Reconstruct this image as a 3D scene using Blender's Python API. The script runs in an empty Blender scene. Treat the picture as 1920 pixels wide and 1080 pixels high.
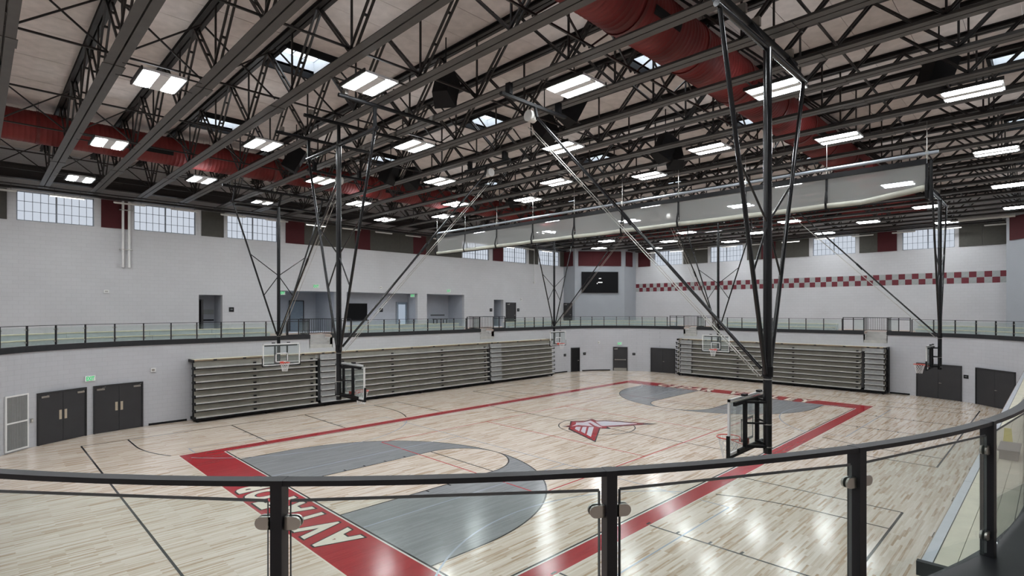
import bpy, math, random
from math import sin, cos, pi, radians, sqrt, atan2, hypot
from mathutils import Vector, Matrix
random.seed(7)
SC = bpy.context.scene
COL = SC.collection
# ------------------------------------------------------------------ camera, world, exposure
CAM = (-21.44, -15.77, 5.68); YAW = radians(45.2); FPX = 1016.0
cd = bpy.data.cameras.new('camera'); cam = bpy.data.objects.new('camera', cd); COL.objects.link(cam)
cam.location = CAM; cam.rotation_euler = (pi/2, 0, YAW - pi/2)
cd.sensor_width = 36; cd.lens = 36*FPX/1920; cd.shift_y = 39.5/1920; cd.clip_start = .05; cd.clip_end = 400
SC.camera = cam
W = bpy.data.worlds.new('world'); SC.world = W; W.use_nodes = True
W.node_tree.nodes['Background'].inputs[0].default_value = (.75, .85, 1, 1)
W.node_tree.nodes['Background'].inputs[1].default_value = 1.0
vs = SC.view_settings; vs.view_transform = 'Standard'; vs.look = 'None'; vs.gamma = 1; vs.use_curve_mapping = False
vs.exposure = 0.62
LED = 36.0; WIN = .47; SKY = 2.2

def proj(x, y, z):
    dx, dy = x-CAM[0], y-CAM[1]; d = dx*cos(YAW)+dy*sin(YAW); l = dx*sin(YAW)-dy*cos(YAW)
    return (960+FPX*l/d, 579.5-FPX*(z-CAM[2])/d, d)
# ------------------------------------------------------------------ materials
M = {}
def mat(name, col, rough=.5, metal=0, var=.06, scale=6, bump=0, bscale=40, spec=.5, coat=0):
    m = bpy.data.materials.new(name); m.use_nodes = True; nt = m.node_tree; n = nt.nodes; b = n['Principled BSDF']
    b.inputs['Roughness'].default_value = rough; b.inputs['Metallic'].default_value = metal
    b.inputs['Specular IOR Level'].default_value = spec; b.inputs['Coat Weight'].default_value = coat
    b.inputs['Coat Roughness'].default_value = .1
    tc = n.new('ShaderNodeTexCoord'); nz = n.new('ShaderNodeTexNoise'); nz.inputs['Scale'].default_value = scale; nz.inputs['Detail'].default_value = 4
    nt.links.new(tc.outputs['Object'], nz.inputs['Vector'])
    r = n.new('ShaderNodeValToRGB'); e = r.color_ramp.elements
    e[0].position = .3; e[1].position = .7
    e[0].color = [c*(1-var) for c in col]+[1]; e[1].color = [min(1, c*(1+var)) for c in col]+[1]
    nt.links.new(nz.outputs['Fac'], r.inputs['Fac']); nt.links.new(r.outputs['Color'], b.inputs['Base Color'])
    if bump:
        n2 = n.new('ShaderNodeTexNoise'); n2.inputs['Scale'].default_value = bscale; nt.links.new(tc.outputs['Object'], n2.inputs['Vector'])
        bp = n.new('ShaderNodeBump'); bp.inputs['Strength'].default_value = bump; bp.inputs['Distance'].default_value = .01
        nt.links.new(n2.outputs['Fac'], bp.inputs['Height']); nt.links.new(bp.outputs['Normal'], b.inputs['Normal'])
    M[name] = m; return m
def emit(name, col, s):
    m = bpy.data.materials.new(name); m.use_nodes = True; nt = m.node_tree; n = nt.nodes; n.clear()
    o = n.new('ShaderNodeOutputMaterial'); e = n.new('ShaderNodeEmission'); e.inputs[0].default_value = (*col, 1); e.inputs[1].default_value = s
    nt.links.new(e.outputs[0], o.inputs[0]); M[name] = m; return m
def sheer(name, col, opacity, rough=.5, gloss=True, ior=1.45):
    # thin see-through sheet: part transparent, part surface, plus fresnel reflection
    m = bpy.data.materials.new(name); m.use_nodes = True; nt = m.node_tree; n = nt.nodes; n.clear()
    o = n.new('ShaderNodeOutputMaterial'); t = n.new('ShaderNodeBsdfTransparent'); t.inputs[0].default_value = (*[.82+.18*c for c in col], 1) if opacity < .3 else (1, 1, 1, 1)
    d = n.new('ShaderNodeBsdfDiffuse'); d.inputs[0].default_value = (*col, 1)
    mx = n.new('ShaderNodeMixShader'); mx.inputs[0].default_value = opacity
    tr = n.new('ShaderNodeBsdfTranslucent'); tr.inputs[0].default_value = (*col, 1); md = n.new('ShaderNodeMixShader'); md.inputs[0].default_value = .5
    nt.links.new(d.outputs[0], md.inputs[1]); nt.links.new(tr.outputs[0], md.inputs[2])
    nt.links.new(t.outputs[0], mx.inputs[1]); nt.links.new(md.outputs[0], mx.inputs[2]); last = mx
    if gloss:
        g = n.new('ShaderNodeBsdfGlossy'); g.inputs['Roughness'].default_value = rough
        lw = n.new('ShaderNodeLayerWeight'); lw.inputs[0].default_value = .5
        pw = n.new('ShaderNodeMath'); pw.operation = 'POWER'; pw.inputs[1].default_value = 5; nt.links.new(lw.outputs['Facing'], pw.inputs[0])
        f = n.new('ShaderNodeMath'); f.operation = 'MULTIPLY_ADD'; f.inputs[1].default_value = .9; f.inputs[2].default_value = .035; nt.links.new(pw.outputs[0], f.inputs[0])
        m2 = n.new('ShaderNodeMixShader'); nt.links.new(f.outputs[0], m2.inputs[0])
        nt.links.new(mx.outputs[0], m2.inputs[1]); nt.links.new(g.outputs[0], m2.inputs[2]); last = m2
    nt.links.new(last.outputs[0], o.inputs[0]); M[name] = m; return m
def block_wall(name, col, axis, strength=.25):
    m = mat(name, col, .55, var=.035, scale=.5); nt = m.node_tree; n = nt.nodes; b = n['Principled BSDF']
    g = n.new('ShaderNodeNewGeometry'); sp = n.new('ShaderNodeSeparateXYZ'); cb = n.new('ShaderNodeCombineXYZ')
    nt.links.new(g.outputs['Position'], sp.inputs[0]); nt.links.new(sp.outputs[axis], cb.inputs['X']); nt.links.new(sp.outputs['Z'], cb.inputs['Y'])
    br = n.new('ShaderNodeTexBrick'); br.inputs['Scale'].default_value = 1; br.inputs['Brick Width'].default_value = .406; br.inputs['Row Height'].default_value = .203
    br.inputs['Mortar Size'].default_value = .006; br.inputs['Mortar Smooth'].default_value = .3
    br.inputs['Color1'].default_value = (1, 1, 1, 1); br.inputs['Color2'].default_value = (.97, .97, .97, 1); br.inputs['Mortar'].default_value = (.84, .84, .84, 1)
    nt.links.new(cb.outputs[0], br.inputs['Vector'])
    mx = n.new('ShaderNodeMix'); mx.data_type = 'RGBA'; mx.blend_type = 'MULTIPLY'; mx.inputs['Factor'].default_value = 1
    src = b.inputs['Base Color'].links[0].from_socket
    nt.links.new(src, mx.inputs['A']); nt.links.new(br.outputs['Color'], mx.inputs['B']); nt.links.new(mx.outputs['Result'], b.inputs['Base Color'])
    bp = n.new('ShaderNodeBump'); bp.inputs['Strength'].default_value = strength; bp.inputs['Distance'].default_value = .01; bp.invert = True
    nt.links.new(br.outputs['Fac'], bp.inputs['Height']); nt.links.new(bp.outputs['Normal'], b.inputs['Normal'])
    return m
def maple(name, cols, rough=.17, amt=1.0, dark=True):
    m = bpy.data.materials.new(name); m.use_nodes = True; nt = m.node_tree; n = nt.nodes; b = n['Principled BSDF']
    g = n.new('ShaderNodeNewGeometry')
    br = n.new('ShaderNodeTexBrick'); br.inputs['Scale'].default_value = 1; br.inputs['Brick Width'].default_value = .83; br.inputs['Row Height'].default_value = .0572
    br.inputs['Mortar Size'].default_value = .0012; br.offset = .37; br.offset_frequency = 3; br.squash = 1.35; br.squash_frequency = 5
    br.inputs['Color1'].default_value = (0, 0, 0, 1); br.inputs['Color2'].default_value = (1, 1, 1, 1); br.inputs['Mortar'].default_value = (.35, .35, .35, 1)
    nt.links.new(g.outputs['Position'], br.inputs['Vector'])
    mp = n.new('ShaderNodeMapping'); mp.inputs['Scale'].default_value = (1.1, 17, 1); nt.links.new(g.outputs['Position'], mp.inputs['Vector'])
    nz = n.new('ShaderNodeTexNoise'); nz.inputs['Scale'].default_value = 1.6; nz.inputs['Detail'].default_value = 5; nt.links.new(mp.outputs[0], nz.inputs['Vector'])
    ad = n.new('ShaderNodeMath'); ad.operation = 'MULTIPLY_ADD'; ad.inputs[1].default_value = .62*amt; 
    ma = n.new('ShaderNodeMath'); ma.operation = 'MULTIPLY'; ma.inputs[1].default_value = .62
    nt.links.new(nz.outputs['Fac'], ma.inputs[0]); nt.links.new(br.outputs['Color'], ad.inputs[0]); nt.links.new(ma.outputs[0], ad.inputs[2])
    r = n.new('ShaderNodeValToRGB'); e = r.color_ramp.elements
    while len(e) < len(cols): e.new(.5)
    for i, (p, c) in enumerate(cols): e[i].position = p; e[i].color = (*c, 1)
    nt.links.new(ad.outputs[0], r.inputs['Fac']); nt.links.new(r.outputs['Color'], b.inputs['Base Color'])
    b.inputs['Roughness'].default_value = rough
    bp = n.new('ShaderNodeBump'); bp.inputs['Strength'].default_value = .05; bp.inputs['Distance'].default_value = .004
    nt.links.new(nz.outputs['Fac'], bp.inputs['Height']); nt.links.new(bp.outputs['Normal'], b.inputs['Normal'])
    M[name] = m; return m

maple('maple', [(.0, (.29, .165, .085)), (.30, (.46, .33, .22)), (.46, (.63, .52, .415)), (1.0, (.78, .70, .615))], .14)
maple('paint_red', [(.0, (.30, .010, .018)), (.5, (.36, .014, .024)), (1.0, (.41, .02, .03))], .16)
maple('paint_grey', [(.0, (.19, .195, .20)), (.5, (.235, .243, .25)), (1.0, (.285, .293, .30))], .18)
for k, c in dict(paint_black=(.012, .012, .013), paint_white=(.72, .69, .64), paint_cream=(.74, .68, .57), line_red=(.5, .03, .04), line_blue=(.36, .40, .46), paint_silver=(.6, .61, .66)).items(): mat(k, c, .18, var=.03)
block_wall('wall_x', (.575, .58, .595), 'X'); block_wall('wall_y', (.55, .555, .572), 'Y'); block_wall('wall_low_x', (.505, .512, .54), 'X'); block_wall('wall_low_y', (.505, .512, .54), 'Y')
mat('bay_paint', (.34, .365, .395), .6, var=.03, scale=1); mat('recess_paint', (.47, .495, .54), .6, var=.03)
mat('deck', (.62, .555, .52), .9, var=.10, scale=3, bump=.5, bscale=60)
mat('steel', (.066, .062, .058), .5, var=.12, scale=3); mat('steel_dark', (.016, .013, .012), .5, var=.15, scale=3)
mat('black_gloss', (.006, .006, .007), .2, var=.1); mat('black', (.006, .006, .007), .55, var=.2, spec=.25); mat('black_soft', (.011, .011, .012), .75, var=.1, spec=.2)
mat('rail_dark', (.018, .018, .021), .5, var=.1, spec=.3); mat('fascia', (.022, .023, .026), .5, var=.1, spec=.3); mat('door_dark', (.030, .030, .033), .45, var=.08, scale=2)
mat('door_frame', (.022, .022, .024), .45); mat('nickel', (.45, .44, .41), .3, 1.0, var=.05); mat('brass_plate', (.62, .55, .44), .35, .8, var=.05)
mat('duct_red', (.165, .012, .011), .6, var=.15, scale=1.5); mat('duct_band', (.12, .009, .009), .42)
mat('panel_red', (.060, .005, .008), .85, var=.08, bump=.3); mat('panel_grey', (.066, .064, .055), .85, var=.08, bump=.3)
mat('tile_red', (.130, .008, .018), .5, var=.05); mat('tile_grey', (.33, .35, .345), .5, var=.05)
mat('frame_grey', (.30, .33, .37), .5); mat('mullion', (.22, .25, .29), .5); mat('white', (.78, .78, .77), .4, var=.02); mat('white_dull', (.60, .59, .56), .5, var=.04)
mat('housing', (.70, .71, .72), .35, var=.03)
mat('seat_tan', (.50, .45, .37), .45, var=.12, scale=2); mat('riser', (.30, .29, .25), .6, var=.15, scale=1.5); mat('riser_light', (.44, .44, .43), .5, var=.06); mat('seat_wood', (.24, .175, .11), .5, var=.15, scale=3)
mat('deck_plank', (.66, .62, .48), .45, var=.10, scale=3); mat('silver', (.48, .50, .54), .4, .5, var=.06)
mat('bench_front', (.45, .50, .51), .5, var=.06); mat('bench_seat', (.66, .62, .46), .45, var=.08); mat('concrete', (.46, .45, .43), .8, var=.12, scale=2)
mat('mezz_floor', (.50, .40, .34), .5, var=.05); mat('rim', (.62, .06, .035), .35, var=.05); mat('net', (.8, .8, .8), .7, var=.02)
mat('curtain_roll', (.40, .40, .34), .6, var=.12, scale=2); mat('green', (.02, .45, .13), .4); mat('blue_grey_door', (.22, .28, .34), .4); mat('olive', (.07, .075, .055), .6); mat('yellow', (.75, .68, .06), .5)
mat('box_grey', (.12, .125, .13), .5); mat('louver', (.20, .195, .195), .6); mat('well', (.62, .65, .68), .7, var=.03)
emit('led', (.93, .97, 1), LED); emit('added_up_glow', (.93, .97, 1), LED*.09); emit('led_small', (1, .99, .96), 5.0); emit('window_light', (.80, .87, .98), WIN); emit('sky_pane', (.86, .93, 1), SKY); emit('screen_mark', (1, 1, 1), .9); emit('exit_green', (.05, .8, .25), .55); emit('day_glass', (.72, .84, 1.0), .32)
sheer('glass', (.72, .90, .84), .02, .02); sheer('board_glass', (.75, .85, .84), .10, .03); sheer('curtain', (.66, .67, .66), .40, .35, gloss=False)
mat('screen', (.004, .004, .005), .45, var=.1, spec=.15)
# ------------------------------------------------------------------ helpers
class MB:
    def __init__(s): s.v = []; s.f = []; s.sm = []
    def add(s, vs, fs, smooth=False):
        o = len(s.v); s.v += [tuple(p) for p in vs]
        for f in fs: s.f.append([i+o for i in f]); s.sm.append(smooth)
        return s
    def box(s, x0, x1, y0, y1, z0, z1):
        return s.add([(x0, y0, z0), (x1, y0, z0), (x1, y1, z0), (x0, y1, z0), (x0, y0, z1), (x1, y0, z1), (x1, y1, z1), (x0, y1, z1)],
                     [(0, 3, 2, 1), (4, 5, 6, 7), (0, 1, 5, 4), (1, 2, 6, 5), (2, 3, 7, 6), (3, 0, 4, 7)])
    def hexa(s, p): # 8 points, bottom ring then top ring
        return s.add(p, [(0, 3, 2, 1), (4, 5, 6, 7), (0, 1, 5, 4), (1, 2, 6, 5), (2, 3, 7, 6), (3, 0, 4, 7)])
    def bar(s, a, b, w, h, side=None):
        a = Vector(a); b = Vector(b); d = (b-a).normalized(); sd = Vector(side) if side else (Vector((0, 0, 1)) if abs(d.z) < .9 else Vector((1, 0, 0)))
        u = d.cross(sd).normalized(); t = u.cross(d).normalized(); u *= w/2; t *= h/2
        return s.hexa([a-u-t, a+u-t, a+u+t, a-u+t, b-u-t, b+u-t, b+u+t, b-u+t])
    def tube(s, a, b, r, n=10, r2=None, caps=True):
        a = Vector(a); b = Vector(b); d = (b-a).normalized(); x = Vector((0, 0, 1)) if abs(d.z) < .9 else Vector((1, 0, 0))
        u = d.cross(x).normalized(); t = d.cross(u); r2 = r if r2 is None else r2
        A = [a+u*r*cos(2*pi*i/n)+t*r*sin(2*pi*i/n) for i in range(n)]; B = [b+u*r2*cos(2*pi*i/n)+t*r2*sin(2*pi*i/n) for i in range(n)]
        s.add(A+B, [(i, (i+1) % n, n+(i+1) % n, n+i) for i in range(n)], True)
        if caps: s.add(A, [tuple(range(n-1, -1, -1))]); s.add(B, [tuple(range(n))])
        return s
    def path_tube(s, pts, r, n=6):
        for a, b in zip(pts, pts[1:]): s.tube(a, b, r, n)
        return s
    def torus(s, c, R, r, n=24, k=8):
        V = []
        for i in range(n):
            a = 2*pi*i/n
            for j in range(k):
                q = 2*pi*j/k; V.append((c[0]+(R+r*cos(q))*cos(a), c[1]+(R+r*cos(q))*sin(a), c[2]+r*sin(q)))
        return s.add(V, [(i*k+j, ((i+1) % n)*k+j, ((i+1) % n)*k+(j+1) % k, i*k+(j+1) % k) for i in range(n) for j in range(k)], True)
    def poly(s, pts, z): return s.add([(x, y, z) for x, y in pts], [tuple(range(len(pts)))])
    def prism(s, pts, z0, z1):
        n = len(pts); a = [(x, y, z0) for x, y in pts]; b = [(x, y, z1) for x, y in pts]
        return s.add(a+b, [tuple(range(n-1, -1, -1)), tuple(range(n, 2*n))]+[(i, (i+1) % n, n+(i+1) % n, n+i) for i in range(n)])
    def mesh(s, name, m):
        me = bpy.data.meshes.new(name); me.from_pydata(s.v, [], s.f); me.polygons.foreach_set('use_smooth', s.sm); me.materials.append(M[m] if isinstance(m, str) else m); me.update(); return me
    def build(s, name, m, parent=None, loc=(0, 0, 0), rz=0):
        return put(name, s.mesh(name, m), parent, loc, rz)
def put(name, me, parent=None, loc=(0, 0, 0), rz=0):
    o = bpy.data.objects.new(name, me); COL.objects.link(o); o.parent = parent; o.location = loc
    if rz: o.rotation_euler = (0, 0, rz)
    return o
def B(*a): return MB().box(*a)
def tag(o, label, cat, group=None, kind=None):
    o['label'] = label; o['category'] = cat
    if group: o['group'] = group
    if kind: o['kind'] = kind
    return o
def thing(name, label, cat, loc=(0, 0, 0), rz=0, group=None, kind=None):
    o = put(name, None, None, loc, rz); o.empty_display_size = .2; return tag(o, label, cat, group, kind)
def struct(o, label, cat): return tag(o, label, cat, kind='structure')
def copy_tree(o, parent=None):
    c = o.copy(); COL.objects.link(c); c.parent = parent
    for ch in list(o.children): copy_tree(ch, c)
    return c
ORD = ['first', 'second', 'third', 'fourth', 'fifth', 'sixth', 'seventh', 'eighth', 'ninth', 'tenth', 'eleventh', 'twelfth', 'thirteenth', 'fourteenth', 'fifteenth', 'sixteenth', 'seventeenth', 'eighteenth', 'nineteenth', 'twentieth', 'twenty-first', 'twenty-second', 'twenty-third', 'twenty-fourth', 'twenty-fifth', 'twenty-sixth', 'twenty-seventh', 'twenty-eighth', 'twenty-ninth', 'thirtieth']
def text_mesh(body, size, offset=0, extrude=0):
    c = bpy.data.curves.new('t', 'FONT'); c.body = body; c.size = size; c.offset = offset; c.extrude = extrude; c.resolution_u = 4
    o = bpy.data.objects.new('t', c); me = bpy.data.meshes.new_from_object(o); bpy.data.objects.remove(o); bpy.data.curves.remove(c); return me

# ------------------------------------------------------------------ plan of the hall (rounded rectangle of the lower level)
HX, HY, R = 22.4, 15.45, 7.0
CXR, CYR = HX-R, HY-R
SEG = [2*CXR, R*pi/2, 2*CYR, R*pi/2, 2*CXR, R*pi/2, 2*CYR, R*pi/2]; TOT = sum(SEG)
def pos(s, off=0):
    s %= TOT; i = 0
    while s > SEG[i]: s -= SEG[i]; i += 1
    if i == 0: return (-CXR+s, HY+off, 0, 1)
    if i == 2: return (HX+off, CYR-s, 1, 0)
    if i == 4: return (CXR-s, -HY-off, 0, -1)
    if i == 6: return (-HX-off, -CYR+s, -1, 0)
    c, a0 = {1: ((CXR, CYR), 90), 3: ((CXR, -CYR), 0), 5: ((-CXR, -CYR), -90), 7: ((-CXR, CYR), 180)}[i]
    a = radians(a0)-s/R; return (c[0]+(R+off)*cos(a), c[1]+(R+off)*sin(a), cos(a), sin(a))
def sL(X): return X+CXR                      # along the left wall
def sF(Y): return SEG[0]+SEG[1]+CYR-Y        # along the far wall
S_RT = sum(SEG[:4]); S_NR = sum(SEG[:5]); S_NEAR = sum(SEG[:6]); S_NL = sum(SEG[:7])
def samples(s0, s1, step=.5):
    brk = [0]; 
    for k in range(2):
        for q in SEG: brk.append(brk[-1]+q)
    pts = [s0]+[b for b in brk if s0+1e-4 < b < s1-1e-4]+[s1]; out = [s0]
    for a, b in zip(pts, pts[1:]):
        m = ((a+b)/2) % TOT; i = 0
        while m > SEG[i]: m -= SEG[i]; i += 1
        n = max(1, int(math.ceil((b-a)/step))) if i % 2 else 1
        out += [a+(b-a)*j/n for j in range(1, n+1)]
    return out
def sweep(mb, s0, s1, prof, step=.5):
    ss = samples(s0, s1, step); k = len(prof); V = []
    for s in ss:
        for off, z in prof:
            p = pos(s, off); V.append((p[0], p[1], z))
    F = [(i*k+j, i*k+(j+1) % k, (i+1)*k+(j+1) % k, (i+1)*k+j) for i in range(len(ss)-1) for j in range(k)]
    F += [tuple(range(k-1, -1, -1)), tuple(range((len(ss)-1)*k, len(ss)*k))]
    return mb.add(V, F)
YL, XF, ZD = 20.2, 27.7, 13.6        # upper left wall, upper far wall, roof deck
ZM = 4.1                              # mezzanine floor

# ------------------------------------------------------------------ floor with painted court
floor = struct(MB().prism([(-26, -19), (26, -19), (26, 19), (-26, 19)], -.1, 0).build('floor', 'maple'), 'glossy light maple strip floor of the gymnasium', 'floor')
LX, LY = 14.325, 7.62
def mark(name, m, polys, z): 
    b = MB()
    for p in polys: b.poly(p, z)
    return b.build(name, m, floor)
def rect(x0, x1, y0, y1): return [(x0, y0), (x1, y0), (x1, y1), (x0, y1)]
def strip(pts, w):
    out = []
    for (x0, y0), (x1, y1) in zip(pts, pts[1:]):
        d = hypot(x1-x0, y1-y0)
        if d < 1e-6: continue
        nx, ny = -(y1-y0)/d*w/2, (x1-x0)/d*w/2
        out.append([(x0-nx, y0-ny), (x1-nx, y1-ny), (x1+nx, y1+ny), (x0+nx, y0+ny)])
    return out
def arc(cx, cy, r, a0, a1, n=32): return [(cx+r*cos(radians(a0+(a1-a0)*i/n)), cy+r*sin(radians(a0+(a1-a0)*i/n))) for i in range(n+1)]
EX, EY = LX+1.5, LY+.60
mark('border_band', 'paint_red', [rect(-EX, -LX, -EY, EY)], .0010); mark('border_band', 'paint_red', [rect(LX, EX, -EY, EY)], .0010)
mark('border_band', 'paint_red', [rect(-LX, LX, LY, EY)], .0010); mark('border_band', 'paint_red', [rect(-LX, LX, -EY, -LY)], .0010)
for sx in (-1, 1):
    xb = sx*LX
    for sy in (-1, 1):
        pts = [(xb, sy*1.83), (xb, sy*6.02), (xb-sx*1.6, sy*6.02)]
        pts += [(xb-sx*(1.6+6.02*sin(radians(a))), sy*6.02*cos(radians(a))) for a in [90*i/40 for i in range(1, 41)]]
        pts += [(xb-sx*(5.79+1.83*sin(radians(a))), sy*1.83*cos(radians(a))) for a in [90-90*i/16 for i in range(17)]]
        if sx*sy < 0: pts.reverse()
        mark('three_point_zone', 'paint_grey', [pts if sx*sy < 0 else pts], .0010)
        mark('court_line', 'paint_black', strip([(xb, sy*6.02), (xb-sx*1.6, sy*6.02)]+[(xb-sx*(1.6+6.02*sin(radians(2.25*i))), sy*6.02*cos(radians(2.25*i))) for i in range(1, 41)], .05), .0022)
        mark('court_line', 'paint_black', strip([(xb, sy*1.83), (xb-sx*5.79, sy*1.83)]+[(xb-sx*(5.79+1.83*sin(radians(5.625*i))), sy*1.83*cos(radians(5.625*i))) for i in range(1, 17)], .05), .0024)
        for q in (2.13, 2.44+.45, 3.75, 4.6): mark('lane_tick', 'paint_black', [rect(min(xb-sx*q, xb-sx*(q+.06)), max(xb-sx*q, xb-sx*(q+.06)), min(sy*1.83, sy*2.0), max(sy*1.83, sy*2.0))], .0022)
    mark('court_line', 'paint_black', strip([(xb-sx*5.79, -1.83), (xb-sx*5.79, 1.83)], .05), .0022)
# boundary lines: pale hairline and black line inside the red band
def frame(name, m, x, y, w, z): mark(name, m, strip([(-x, -y), (x, -y)], w)+strip([(-x, y), (x, y)], w)+strip([(-x, -y), (-x, y)], w)+strip([(x, -y), (x, y)], w), z)
frame('boundary_line', 'paint_white', LX+.02, LY+.02, .05, .0016); frame('boundary_line', 'paint_black', LX-.03, LY-.03, .055, .0030)
frame('edge_line', 'paint_cream', EX, EY, .04, .0016)
# volleyball lines of the main court
for p in ([(-9.1, -4.55), (9.1, -4.55)], [(-9.1, 4.55), (9.1, 4.55)], [(-9.1, -4.55), (-9.1, 4.55)], [(9.1, -4.55), (9.1, 4.55)], [(-3.07, -4.55), (-3.07, 4.55)], [(3.07, -4.55), (3.07, 4.55)]):
    mark('volleyball_line', 'line_red', strip(p, .05), .0034)
mark('halfway_line', 'paint_black', strip([(0, -LY), (0, LY)], .05), .0026); mark('centre_circle', 'paint_black', strip(arc(0, 0, 1.83, 0, 360, 64), .05), .0028)
# cross courts
for cx in (-10.67, 10.67):
    for sy in (-1, 1):
        mark('court_line', 'paint_black', strip([(cx-7.62, sy*12.72), (cx+7.62, sy*12.72)], .06), .0022)
        for dx in (-7.62, -1.83, 1.83, 7.62): mark('court_line', 'paint_black', strip([(cx+dx, 0 if abs(cx+dx) > EX else sy*EY), (cx+dx, sy*12.72)], .06), .0024)
        for sx in (-1, 1):
            pts = [(cx+sx*6.02, sy*12.72), (cx+sx*6.02, sy*11.12)]
            full = [(cx+sx*6.02*cos(radians(a)), sy*(11.12-6.02*sin(radians(a)))) for a in range(0, 91, 3)]
            out = [q for q in full if abs(q[1]) >= EY-.05]; inn = [q for q in full if abs(q[1]) <= LY]
            mark('court_line', 'paint_black', strip(pts+out, .06), .0026); mark('faint_line', 'line_blue', strip(inn, .05), .0036)
        for q in (2.13, 2.9, 3.75, 4.6-.01):
            for sx in (-1, 1):
                y0 = sy*(12.72-q); mark('lane_tick', 'paint_black', [rect(min(cx+sx*1.83, cx+sx*2.0), max(cx+sx*1.83, cx+sx*2.0), y0-.03, y0+.03)], .0028)
    for p in ([(cx-4.57 if cx > 0 else cx+4.57, -7.5), (cx-4.57 if cx > 0 else cx+4.57, 7.5)], [(max(cx-4.57, -14.25), -3.05), (min(cx+4.57, 14.25), -3.05)], [(max(cx-4.57, -14.25), 3.05), (min(cx+4.57, 14.25), 3.05)]): mark('faint_line', 'line_blue', strip(p, .045), .0038)
    for sy in (-1, 1): mark('faint_line', 'line_blue', strip([(cx-4.57, sy*8.25), (cx-4.57, sy*9.14), (cx+4.57, sy*9.14), (cx+4.57, sy*8.25)], .045), .0030)
# centre emblem
LOGO = {'paint_black': [[(-0.8, 1.02), (0.02, 1.63), (0.64, 1.14), (1.23, 1.21), (1.19, 1.06), (1.03, 0.75), (1.45, 0.48), (1.78, -0.23), (2.14, -0.97), (2.55, -1.85), (1.6, -1.31), (0.54, -0.75), (0.23, -0.48), (-0.01, -0.88), (-0.27, -0.54), (-0.27, -0.42), (-2.64, -1.89), (-1.53, 0.51), (-1.12, 0.8), (-1.29, 1.12)]],
 'paint_red': [[(-0.73, 1.0), (-0.05, 1.51), (0.53, 1.05), (1.1, 1.11), (0.93, 0.69), (1.36, 0.42), (1.69, -0.29), (2.05, -1.03), (2.14, -1.41), (1.71, -1.24), (0.62, -0.69), (0.22, -0.39), (-0.01, -0.65), (-0.2, -0.49), (-0.25, -0.34), (-2.47, -1.72), (-1.38, 0.53), (-1.01, 0.79), (-1.07, 1.01)]],
 'paint_silver': [[(0.79, 0.64), (1.23, 0.4), (1.62, -0.34), (1.91, -1.05), (1.8, -1.12), (0.79, -0.57), (0.17, -0.19), (0.55, 0.35)], [(-0.06, 1.21), (0.23, 0.97), (0.83, 0.98), (0.7, 0.73), (-0.04, -0.38), (-0.13, -0.25), (-0.0, 0.11), (0.36, 0.65), (0.28, 0.73), (-0.19, 0.07), (-0.31, 0.41), (-0.46, 0.74), (-0.91, 0.83), (-0.44, 0.93)], [(-0.85, 0.6), (-0.68, 0.43), (-1.5, -0.12), (-1.24, 0.34)], [(-0.63, 0.35), (-0.5, 0.21), (-1.68, -0.59), (-1.45, -0.17)], [(-0.45, 0.13), (-0.24, -0.02), (-2.0, -1.17), (-1.78, -0.76)]]}
for k, (m, ps) in enumerate(LOGO.items()):
    fx = []
    for p in ps:
        a = sum(p[i][0]*p[(i+1) % len(p)][1]-p[(i+1) % len(p)][0]*p[i][1] for i in range(len(p))); fx.append(p if a > 0 else p[::-1])
    o = mark('centre_emblem', m, fx, .0040+.0012*k); o['label'] = ('black', 'red', 'silver')[k]+' layer of the winged emblem painted at centre court'
def lettering(body, y0, y1, xb, xt, right):          # letters painted on an end band, cream with a black outline
    n = len(body); H = abs(xt-xb); adv = abs(y1-y0)/n; up = 1 if xt > xb else -1
    for i, ch in enumerate(body):
        if ch == ' ': continue
        for k, (m, off) in enumerate((('paint_black', .085), ('paint_cream', .05))):
            me = text_mesh(ch, 1, off); 
            xs = [v.co.x for v in me.vertices]; ys = [v.co.y for v in me.vertices]
            w = max(xs)-min(xs); cxm = (max(xs)+min(xs))/2; h = .73; fw = min(1.0, .80/(w+1e-6))*adv*(.42 if ch == 'I' else 1.0); 
            fw = adv*.93/.80 if w > .5 else adv*1.1
            for v in me.vertices:
                a = (v.co.x-cxm)*fw; b = v.co.y/h*H; v.co = (xb+up*b, (y0+(i+.5)*(y1-y0)/n)+right*a, .0042+.0014*k)
            me.materials.append(M[m]); 
            if me.polygons[0].normal.z < 0: me.flip_normals()
            put('letter' if k else 'letter_outline', me, floor)
lettering('AVIATORS', -3.65, 3.65, -14.62, -15.66, 1); lettering('CEDAR VALLEY', 5.35, -5.25, 14.55, 15.62, -1)

# ------------------------------------------------------------------ lower walls (retaining the mezzanine)
NOTCH_L = [(-7.31, -5.93), (6.15, 7.54)]; NOTCH_F = [(7.15, 5.97), (-6.3, -7.62)]
NSH = .14                             # the near curve sits slightly further out
def lowwall(name, label, m, segs, sh=0):
    b = MB()
    for s0, s1, zt in segs: sweep(b, s0, s1, [(sh, 0), (.25+sh, 0), (.25+sh, zt), (sh, zt)], .35)
    return struct(b.build(name, m), label, 'wall')
ZT = 3.94; nl = [sL(x) for p in NOTCH_L for x in p]; nf = [sF(y) for p in NOTCH_F for y in p]
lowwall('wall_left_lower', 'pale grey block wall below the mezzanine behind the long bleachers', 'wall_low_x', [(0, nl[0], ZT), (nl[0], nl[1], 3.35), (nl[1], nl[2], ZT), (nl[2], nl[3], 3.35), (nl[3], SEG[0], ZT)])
lowwall('wall_corner_far_left', 'curved pale grey block wall in the far corner with three dark doorways', 'wall_low_x', [(SEG[0], SEG[0]+SEG[1], ZT)])
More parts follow.
